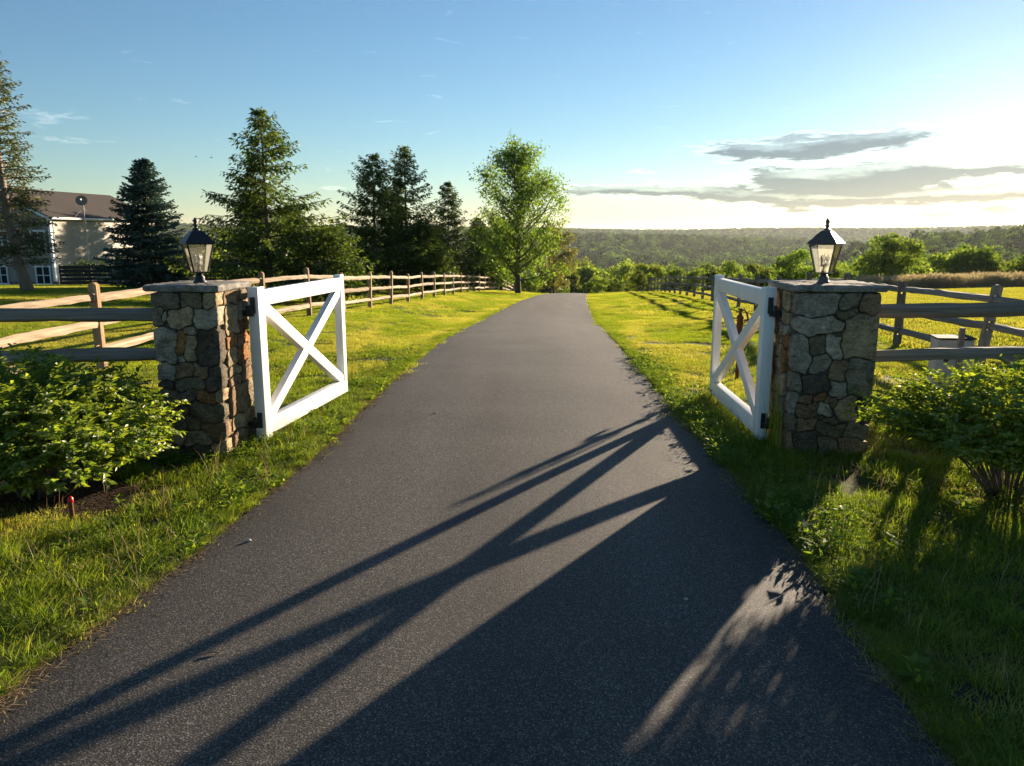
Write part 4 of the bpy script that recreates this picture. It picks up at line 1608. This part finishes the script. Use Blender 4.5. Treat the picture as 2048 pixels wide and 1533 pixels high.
    # trees standing on the slope below the crest
    mids = [blob_crown(11, 4.6, 540 + k, 3000, .55, 26, .04, .85) for k in range(5)]
    mst = [simple_trunk(10, .2, 13 + k) for k in range(5)]
    slope = [(9, 150, .85), (15, 158, .95), (3, 165, .8), (22, 150, .8), (28, 170, 1.0), (12, 190, 1.0), (-3, 185, .9), (35, 160, .85), (19, 205, 1.15), (32, 200, 1.1), (44, 180, 1.0), (5, 215, .95),
             (52, 165, .9), (41, 215, 1.1), (58, 200, 1.15), (26, 235, 1.1), (66, 180, 1.0), (70, 215, 1.2), (49, 245, 1.2), (80, 195, 1.1), (88, 225, 1.2), (97, 205, 1.15),
             (-14, 150, .9), (-24, 140, .95), (-33, 155, 1.0), (-42, 145, .9), (-51, 165, 1.1), (-20, 175, 1.0), (-38, 185, 1.1), (-60, 150, 1.0), (-70, 170, 1.1), (-12, 125, .7), (-30, 120, .75), (-48, 122, .8),
             (62, 140, .8), (75, 150, .9), (88, 150, .95), (101, 160, 1.0), (112, 185, 1.1), (54, 130, .7)]
    cols = (M['shrub_leaves'], M['wood_leaves'], M['maple_leaves'])
    for me in mids: me.materials.clear()
    for i, (x, y, s) in enumerate(slope):
        k = i % 5
        side = 'left of' if x < -8 else 'right of'
        rw = 0 if y < 160 else 1 if y < 200 else 2
        nth = rank(slope, i, lambda q: (q[0] < -8) == (x < -8) and (0 if q[1] < 160 else 1 if q[1] < 200 else 2) == rw)
        tree('valley_tree', 'round leafy slope tree %s the driveway crest, %s out in the %s row' % (side, nth, ('nearest', 'middle', 'farthest')[rw]), x, y, (mst[k], mids[k]), (bk, M['shrub_leaves']), 'trees on the slope ' + side + ' the crest', g.uniform(0, 6), s * 1.25, -.5)


def build_woods():
    g = np.random.default_rng(77)
    near = []
    for k in range(5):
        near.append(blob_crown(13, 5.6, 600 + k, 1100, 1.05, 22, .02, .85, .5))
    farm = []
    for k in range(5):
        farm.append(blob_crown(15, 7.5, 620 + k, 420, 2.0, 16, .0, .85, .45))
    for me in near:
        me.materials.append(M['wood_leaves'])
    for k, me in enumerate(farm):
        me.materials.append(M['wood_leaves' if k in (1, 3) else 'far_wood_shaded'])
    X, Y, K, S = [], [], [], []
    for r0, r1, sp, k0, k1, lo, hi in ((235, 420, 8.5, 0, 5, .6, 1.05), (420, 800, 12, 0, 5, .8, 1.5), (800, 1500, 15, 5, 10, .8, 1.5), (1500, 2300, 18, 5, 10, .85, 1.45), (2300, 3700, 21, 5, 10, .9, 1.5)):
        n = int(1.75 * .5 * (r1 ** 2 - r0 ** 2) / sp ** 2 * 1.15)
        r = np.sqrt(g.uniform(r0 ** 2, r1 ** 2, n))
        a = g.uniform(-.86, .89, n)
        x, y = r * np.sin(a), r * np.cos(a)
        azd = np.degrees(a)
        clearing = hnoise(x, y, 1 / 130.) + .5 * hnoise(x, y, 1 / 47.)
        keep = np.where((r > 300) & (r < 1300), clearing < .42, clearing < 1.1)
        keep &= ~((r > 740) & (r < 1290) & (azd > .5) & (azd < 8 - (r - 740) * .003) & (g.uniform(0, 1, n) > .05))
        keep &= ~((r > 400) & (r < 640) & (azd > 1) & (azd < 5) & (g.uniform(0, 1, n) > .08))
        keep &= ~((np.hypot(x - 395, y - 960) < 38) | ((r > 700) & (r < 960) & (np.abs(azd - 22.4) < 1.3)))
        keep |= (r < 1000) & (r > 560) & (azd > 25)
        X.append(x[keep]); Y.append(y[keep])
        K.append(g.integers(k0, k1, keep.sum()))
        S.append(g.uniform(lo, hi, keep.sum()))
    x, y = np.concatenate(X), np.concatenate(Y)
    z = terrain(x, y, False) - .6
    n = len(x)
    eul = np.stack([np.zeros(n), np.zeros(n), g.uniform(0, 6.28, n)], 1)
    scatter('woodland', np.stack([x, y, z], 1), eul, np.concatenate(S), np.concatenate(K), near + farm, 'green woods covering the valley and the far ridges', 'woods')


# ------------------------------------------------------------------ bushes by the pillars
def leafy_bush(name, label, x, y, rx, ry, h, seed, n=20000, leaf=.058, mid=.44, dip=.28, waist=0.0):
    g = np.random.default_rng(seed)
    random.seed(seed)
    root = empty(name, (x, y, tz(x, y)))
    tag(root, label, 'bush', 'bushes in front of the pillars')
    st = MB()
    tips = []
    for k in range(30):
        a = g.uniform(0, 6.28)
        f = math.sqrt(g.uniform(.02, 1))
        end = Vector((math.cos(a) * rx * f * .92, math.sin(a) * ry * f * .92, h * (.30 + .66 * math.sqrt(max(0, 1 - .8 * f * f))) * g.uniform(.8, 1.05)))
        b0 = Vector((math.cos(a) * .12 * f, math.sin(a) * .12 * f, -.05))
        m1 = b0.lerp(end, .35) + Vector((0, 0, h * .10)) + Vector(g.normal(0, .03, 3))
        m2 = b0.lerp(end, .7) + Vector((0, 0, h * .08)) + Vector(g.normal(0, .03, 3))
        st.tube([b0, m1, m2, end], [.010, .008, .005, .003], 5, False)
        tips.append((b0, m1, m2, end))
    st.build('stems', M['bark'], root, True)
    P, D, OUT = [], [], []
    # sprays: twigs fan out from the outer half of the stems, leaves in pairs along each twig
    ntw = n // 14
    for k in range(ntw):
        d = unit(g, 1)[0]
        d[2] = abs(d[2]) - dip
        d /= np.linalg.norm(d)
        lump = 1 + .13 * math.sin(d[0] * 4 + seed) * math.cos(d[1] * 5 + seed * 2) + .07 * math.sin(d[2] * 9 + d[0] * 7)
        f = (1 - .48 * g.uniform(0, 1) ** 1.5) * lump
        c = np.array([d[0] * rx * f, d[1] * ry * f, h * mid + d[2] * h * (1 - mid) * f])
        c[:2] *= 1 - waist * max(0, -d[2])
        out = np.array([d[0], d[1], .30 * d[2] + .22]) + g.normal(0, .32, 3)
        out /= np.linalg.norm(out)
        tl = g.uniform(.14, .30) * (1.5 if g.uniform() < .06 else 1)
        k = int(6 + tl * 22)
        s = np.linspace(0, tl, k)
        line = c + out * s[:, None] + np.array([0, 0, -.25]) * (s[:, None] ** 2) - out * tl * .5
        side = np.cross(out, np.array([0, 0, 1.]))
        side /= np.linalg.norm(side) + 1e-6
        for sg in (-1, 1):
            P.append(line)
            OUT.append(np.repeat(d[None], k, 0))
            D.append(out * .75 + sg * side * .85 + np.stack([g.normal(0, .2, k), g.normal(0, .2, k), g.normal(-.25, .25, k)], 1))
    P, D, OUT = np.concatenate(P), np.concatenate(D), np.concatenate(OUT)
    ok = P[:, 2] > .10 + (mid - .44) * 1.2
    P, D, OUT = P[ok], D[ok], OUT[ok]
    m = len(P)
    Nn = np.array([0, 0, .65]) + OUT * .55 + g.normal(0, .5, (m, 3))
    V, F = kites(P, D, Nn, leaf * g.uniform(.6, 1.3, m), leaf * .46 * g.uniform(.75, 1.25, m), .22)
    o = mobj('leaves', np_mesh('leaves', V, F), M['bush_leaves'], root)
    o['kind'] = 'stuff'
    return root


# ------------------------------------------------------------------ house beyond the left fence
def build_house():
    ax = Vector((.13, .99, 0)).normalized()
    yaw = math.atan2(ax.y, ax.x) - math.pi / 2
    x0, y0 = -35.3, 60.0
    zb = tz(x0, y0) - .35
    root = empty('house', (x0, y0, zb), yaw)
    tag(root, 'two-storey beige clapboard house with brown roof behind the blue spruce', 'house')
    Wd, Ln, eave = 9.2, 14.0, 5.45
    ridge = eave + 2.1
    # local: corner at 0,0; long wall along +Y at x=0 facing +X; gable wall along -X at y=0 facing -Y
    pitch = .135
    def clap(name, m, length, z0, z1, tri=None):
        mb = MB()
        z = z0
        while z < z1 - .01:
            z2 = min(z + pitch, z1)
            a0, a1, b0, b1 = 0, length, 0, length
            if tri:
                a0, a1 = tri(z)
                b0, b1 = tri(z2)
            vs = [(a0, -.022, z), (a1, -.022, z), (b1, -.004, z2), (b0, -.004, z2), (a0, .02, z), (a1, .02, z)]
            mb.add(vs, [(0, 1, 2, 3), (0, 4, 5, 1)])
            z = z2
        return mb
    core = MB().box((-Wd / 2, Ln / 2, eave / 2 + .2), (Wd - .06, Ln - .06, eave - .4))
    core.build('wall_core', M['siding'], root)
    s = clap('siding', M['siding'], Ln, .55, eave)
    o = s.build('wall_siding', M['siding'], root)
    o.rotation_euler = (0, 0, math.pi / 2)
    o.location = (0, 0, 0)
    o['kind'] = 'stuff'
    def tri(z):
        if z <= eave:
            return 0, Wd
        k = (z - eave) / (ridge - eave)
        return Wd / 2 * k, Wd - Wd / 2 * k
    s = clap('gable', M['siding_shaded'], Wd, .55, ridge - .02, tri)
    o = s.build('gable_siding', M['siding_shaded'], root)
    o.location = (-Wd, 0, 0)
    o['kind'] = 'stuff'
    MB().box((-Wd / 2, Ln / 2, .1), (Wd - .02, Ln - .02, .92)).build('foundation', M['foundation'], root)
    # roof: two thick slopes
    for sgn in (1, -1):
        ex = .45
        xe = 0 + ex if sgn > 0 else -Wd - ex
        xm = -Wd / 2
        sl = (ridge - eave) / (Wd / 2)
        ze = eave - ex * sl
        t = .14
        ya, yb = -.35, Ln + .35
        vs = [(xe, ya, ze + .06), (xe, yb, ze + .06), (xm, yb, ridge + .06), (xm, ya, ridge + .06)]
        vs += [(p[0], p[1], p[2] + t) for p in vs]
        MB().add(vs, [(3, 2, 1, 0), (4, 5, 6, 7), (0, 1, 5, 4), (1, 2, 6, 5), (2, 3, 7, 6), (3, 0, 4, 7)]).build('roof_slope', M['roof_shingle'], root)
        MB().box((xe + .05 * sgn, Ln / 2, ze + .13), (.10, Ln + .7, .13)).build('gutter', M['trim_white'], root)
        # rake board on the gable
        rb = MB()
        vs = [(xe, ya - .03, ze - .10), (xm, ya - .03, ridge - .10), (xm, ya - .03, ridge + .10), (xe, ya - .03, ze + .10)]
        vs += [(p[0], p[1] + .04, p[2]) for p in vs]
        rb.add(vs, [(0, 1, 2, 3), (7, 6, 5, 4), (0, 4, 5, 1), (1, 5, 6, 2), (2, 6, 7, 3), (3, 7, 4, 0)]).build('rake_board', M['trim_white'], root)
    MB().box((.0, -.01, eave / 2 + .3), (.20, .20, eave - .6)).build('corner_board', M['trim_white'], root)
    MB().box((.05, Ln / 2, eave - .12), (.05, Ln - .3, .16)).build('frieze_board', M['trim_white'], root)
    MB().tube([(.10, .22, .3), (.10, .22, eave - .2)], .045, 8).build('downpipe', M['trim_white'], root)

    def window(cx, cz, w, h, mull=1):
        wo = MB()
        y = -.06
        for dx in (-w / 2, w / 2):
            wo.box((cx + dx, y, cz), (.10, .08, h + .1))
        for dz in (-h / 2, h / 2):
            wo.box((cx, y - .003, cz + dz), (w + .22, .085, .11))
        wo.box((cx, y + .004, cz), (w, .06, .06))
        f = wo.build('window', M['trim_white'], root)
        MB().box((cx, y + .025, cz), (w - .05, .02, h - .05)).build('pane', M['window_glass'], f)
        for k in range(1, mull + 1):
            MB().box((cx - w / 2 + w * k / (mull + 1), y + .002, cz), (.07, .05, h)).build('mullion', M['trim_white'], f)
    window(-1.05, 3.75, 1.15, 1.35)
    window(-.95, 1.05, 1.2, 1.35)
    window(-3.6, 3.75, 1.0, 1.35)
    window(-6.6, 3.75, 1.0, 1.35)
    window(-4.6, 1.05, 1.2, 1.35)
    MB().box((-.20, -.05, 3.75), (.36, .05, 1.4)).build('shutter', M['foundation'], root)
    MB().box((-1.9, -.05, 3.75), (.36, .05, 1.4)).build('shutter', M['foundation'], root)
    MB().box((.06, 7.2, 3.1), (.12, .2, .16)).build('wall_vent', M['trim_white'], root)
    MB().box((.10, 4.3, 1.1), (.2, .36, .5)).build('meter_box', M['grey_metal'], root)
    # satellite dish on a mast up the long wall
    d = empty('satellite_dish', (0, 0, 0))
    loc = root.matrix_basis @ Vector((.34, 3.2, 0)) if False else Matrix.Translation(root.location) @ Matrix.Rotation(yaw, 4, 'Z') @ Vector((.62, 3.2, 0))
    d.location = loc
    d.rotation_euler = (0, 0, yaw)
    tag(d, 'dark satellite dish on a tall mast against the house roof', 'satellite dish')
    MB().tube([(0, 0, -.1), (0, 0, 6.55)], .05, 8).build('mast', M['grey_metal'], d)
    MB().tube([(.0, 0, 6.3), (-.3, 1.3, 5.35)], .015, 5).build('brace', M['grey_metal'], d)
    MB().tube([(.0, 0, 6.3), (-.3, -.9, 5.35)], .015, 5).build('brace', M['grey_metal'], d)
    prof = [(.02, 0), (.18, .02), (.34, .07), (.42, .13), (.43, .14), (.33, .085), (.18, .04), (.02, .015)]
    dm = MB().lathe(prof, 22)
    o = dm.build('dish', M['grey_post'], d, True)
    o.location = (.02, -.12, 6.75)
    o.rotation_euler = (R(68), 0, R(28))
    arm = MB().tube([(.0, -.1, 6.6), (.25, -.55, 6.85)], .018, 5)
    arm.box((.26, -.58, 6.87), (.10, .14, .10))
    arm.build('feed_arm', M['grey_metal'], d)
    # dark board fence before the house
    f0, f1 = Vector((-27.6, 47.5, 0)), Vector((-15.4, 45.2, 0))
    n = 7
    root2 = empty('board_fence', (f0.x, f0.y, tz(f0.x, f0.y)))
    tag(root2, 'nearly black board fence in front of the house', 'fence')
    inv = root2.location
    for i in range(n):
        p = f0.lerp(f1, i / (n - 1))
        z = tz(p.x, p.y)
        MB().box((p.x - inv.x, p.y - inv.y, z + .55 - inv.z), (.13, .13, 1.45)).build('post', M['dark_wood'], root2)
        if i < n - 1:
            q = f0.lerp(f1, (i + 1) / (n - 1))
            z2 = tz(q.x, q.y)
            for k in range(5):
                a = Vector((p.x, p.y - .08, z + .16 + k * .235)) - inv
                b = Vector((q.x, q.y - .08, z2 + .16 + k * .235)) - inv
                X = (b - a).normalized()
                Y = Vector((0, 0, 1)).cross(X).normalized()
                Mx = Matrix((X, Y, X.cross(Y))).transposed()
                MB().box((a + b) / 2, ((b - a).length - .01, .03, .185), Mx).build('board', M['dark_wood'], root2)
    # clipped dark shrub at the house corner
    cr = blob_crown(1.9, 1.5, 700, 1500, .16, 14, .0, .9)
    tree('shrub', 'dark shrub under the lower house window', -30.5, 55.5, (simple_trunk(1.6, .05, 9), cr), (M['bark'], M['dark_needles']), None, 0, 1, 0, 'shrub')
    # little far white house in the valley
    hx, hy = 395, 965
    h = empty('farmhouse', (hx, hy, tz(hx, hy) + 1.0), R(-12))
    tag(h, 'tiny white house among the valley trees beside the bronze lantern', 'house')
    MB().box((0, 0, 3.2), (16, 9, 7)).build('wall', M['far_white'], h)
    MB().add([(-8.4, -5, 6.6), (8.4, -5, 6.6), (8.4, 5, 6.6), (-8.4, 5, 6.6), (-8.4, 0, 10.2), (8.4, 0, 10.2)], [(0, 1, 5, 4), (3, 4, 5, 2), (0, 4, 3), (1, 2, 5), (0, 3, 2, 1)]).build('roof', M['grey_metal'], h)
    for k in range(4):
        MB().box((-5.4 + 3.6 * k, -4.53, 4.2), (1.4, .1, 2.0)).build('window', M['window_glass'], h)


# ------------------------------------------------------------------ small things
def build_small():
    # rusty hand pump on the lawn behind the shaded gate
    x, y = 3.15, 10.6
    r = empty('hand_pump', (x, y, tz(x, y)), R(20))
    tag(r, 'rusty red old hand water pump behind the shaded gate', 'hand pump')
    ru = M['rust']
    MB().lathe([(.024, -.1), (.024, .52)], 12).build('pipe', ru, r, True)
    MB().lathe([(.026, .50), (.046, .52), (.046, .535), (.030, .55), (.034, .60), (.044, .66), (.040, .72), (.046, .80), (.036, .86), (.050, .87), (.050, .89), (.03, .92), (.018, .95), (.018, .985), (.038, .99), (.038, 1.01)], 16).build('barrel', ru, r, True)
    MB().tube([(-.05, 0, .66), (-.12, 0, .68), (-.17, 0, .655), (-.185, 0, .60)], [.030, .026, .022, .022], 10).build('spout', ru, r, True)
    MB().tube([(.01, 0, .965), (.06, 0, .985), (.11, 0, .93), (.135, 0, .83), (.125, 0, .72), (.085, 0, .63)], [.010, .012, .013, .013, .011, .010], 8).build('handle', ru, r, True)
    MB().tube([(.05, 0, .80), (.09, 0, .82), (.12, 0, .86)], .008, 6).build('handle_link', ru, r, True)
    # grey utility cabinet with a stake in front, beyond the thick rails
    x, y = 5.62, 9.75
    r = empty('utility_cabinet', (x, y, tz(x, y)), R(-14))
    tag(r, 'low grey metal utility cabinet on the grass behind the thick rails', 'utility box')
    MB().box((0, 0, .33), (.42, .34, .66), None, .012).build('housing', M['grey_metal'], r)
    MB().add([(-.22, -.19, .664), (.22, -.19, .672), (.22, .19, .672), (-.22, .19, .664), (-.22, -.19, .682), (.22, -.19, .690), (.22, .19, .690), (-.22, .19, .682)],
             [(3, 2, 1, 0), (4, 5, 6, 7), (0, 1, 5, 4), (1, 2, 6, 5), (2, 3, 7, 6), (3, 0, 4, 7)]).build('lid', M['dark_wood'], r)
    MB().box((-.10, -.178, .42), (.05, .02, .07)).build('latch', M['black_metal'], r)
    x, y = 5.54, 9.42
    o = MB().box((0, 0, .36), (.055, .05, .95), None, .004).build('wooden_stake', M['grey_post'])
    o.location = (x, y, tz(x, y))
    tag(o, 'short square wooden stake before the utility cabinet', 'stake')
    # stub with red cap under the bush
    x, y = -3.12, 5.18
    r = empty('marker_stub', (x, y, tz(x, y)), .3)
    tag(r, 'short dark stub with a red cap under the sunlit bush', 'marker')
    MB().lathe([(.016, -.05), (.016, .15), (.012, .155)], 10).build('stub', M['rust'], r, True)
    MB().lathe([(.018, .155), (.021, .166), (.018, .19), (.007, .20)], 10).build('red_cap', M['red_plastic'], r, True)
    # twigs, dry leaf and pebbles on the asphalt
    def road_z(x, y):
        l, q = road_edges(y)
        t = (x - l) / (q - l)
        return float(terrain(x, y, False)) + .012 + .03 * (1 - (2 * t - 1) ** 2)
    for (x, y, a, L, lab) in ((-1.43, 3.35, .3, .07, 'pale dry stalk on the asphalt near the straw edge'), (-.71, 2.70, .2, .05, 'small dark twig on the asphalt at the shadow edge')):
        tw = MB().tube([(-L / 2, 0, .004), (0, .006, .007), (L / 2, -.004, .004)], [.0025, .004, .002], 6)
        o = tw.build('twig', M['straw'] if 'pale' in lab else M['bark'])
        o.location = (x, y, road_z(x, y))
        o.rotation_euler = (0, 0, a)
        tag(o, lab, 'twig', 'bits lying on the asphalt')
    for (x, y, s, lab) in ((-1.72, 4.74, .016, 'pale pebble on the asphalt near the weedy edge'), (.95, 3.9, .011, 'pale pebble in the lit strip of asphalt between shadows'), (-.85, 8.3, .013, 'pale pebble far up the asphalt')):
        bm = bmesh.new()
        bmesh.ops.create_icosphere(bm, subdivisions=2, radius=s)
        gg = random.Random(int(x * 100))
        for v in bm.verts:
            v.co *= 1 + gg.uniform(-.18, .18)
            v.co.z *= .55
        me = bpy.data.meshes.new('pebble')
        bm.to_mesh(me)
        bm.free()
        o = mobj('pebble', me, M['pebble'])
        o.location = (x, y, road_z(x, y) + s * .4)
        tag(o, lab, 'pebble', 'bits lying on the asphalt')
    # tall weeds growing up the inner side of the shaded pillar
    g = np.random.default_rng(31)
    n = 70
    V, F = blades(n, 2.44 + g.normal(0, .03, n), 6.93 + g.normal(0, .10, n), g.uniform(.15, .85, n), .006, .14, 33)
    V[:, 2] += 0
    o = mobj('weed_clump', np_mesh('weed_clump', V, F), M['verge_blades'])
    tag(o, 'tall thin weeds between the shaded gate and its pillar', 'weeds', kind='stuff')
    # two birds
    for (x, y, z, s, lab) in ((-33.6, 85, 9.9, .36, 'far bird in the sky, the one farther from the ragged hemlock'), (-32.0, 85, 9.8, .42, 'far bird in the sky, the one nearer the ragged hemlock')):
        mb = MB()
        mb.add([(-.5, 0, 0), (-.15, .0, .12), (.45, 0, .05), (.0, -.10, -.02), (.0, .10, -.02), (0, -.62, .28), (.22, -.08, .05), (-.12, -.08, .03), (0, .62, .28), (.22, .08, .05), (-.12, .08, .03), (0, -.62, .27), (0, .62, .27)],
               [(0, 3, 1), (0, 1, 4), (1, 3, 2), (1, 2, 4), (0, 4, 3), (2, 3, 4), (7, 6, 5), (11, 6, 7), (8, 9, 10), (10, 9, 12)])
        o = mb.build('bird', M['bird_black'])
        o.scale = (s, s, s)
        o.rotation_euler = (0, 0, R(25))
        o.location = (x, y, z)
        tag(o, lab, 'bird', 'two far birds')


def build_haze():
    bm = bmesh.new()
    bmesh.ops.create_cube(bm, size=1.0)
    me = bpy.data.meshes.new('haze')
    bm.to_mesh(me)
    bm.free()
    m, T = mat('haze')
    v = T.n('ShaderNodeVolumePrincipled')
    v.inputs['Color'].default_value = (.88, .94, 1.0, 1)
    v.inputs['Density'].default_value = .000034
    v.inputs['Anisotropy'].default_value = .4
    T.put(T.out.inputs['Volume'], v.outputs[0])
    o = mobj('haze', me, m)
    z0, z1 = -90, 74
    o.scale = (29000, 31000, z1 - z0)
    o.location = (0, 1000, (z0 + z1) / 2)
    tag(o, 'thin pale evening haze filling the valley air', 'haze', kind='stuff')


leafy_bush('burning_bush', 'bright leafy bush in front of the dark rails and rusty pillar', -3.70, 5.72, .88, .92, 1.06, 811, 24000, .056, .44, .36)
leafy_bush('burning_bush', 'backlit leafy bush in front of the wider pillar and thick rails', 3.88, 5.72, .98, .84, 1.04, 822, 19000, .054, .54, .44, 1.0)
build_trees()
build_house()
build_small()
build_grass()
build_woods()
build_haze()
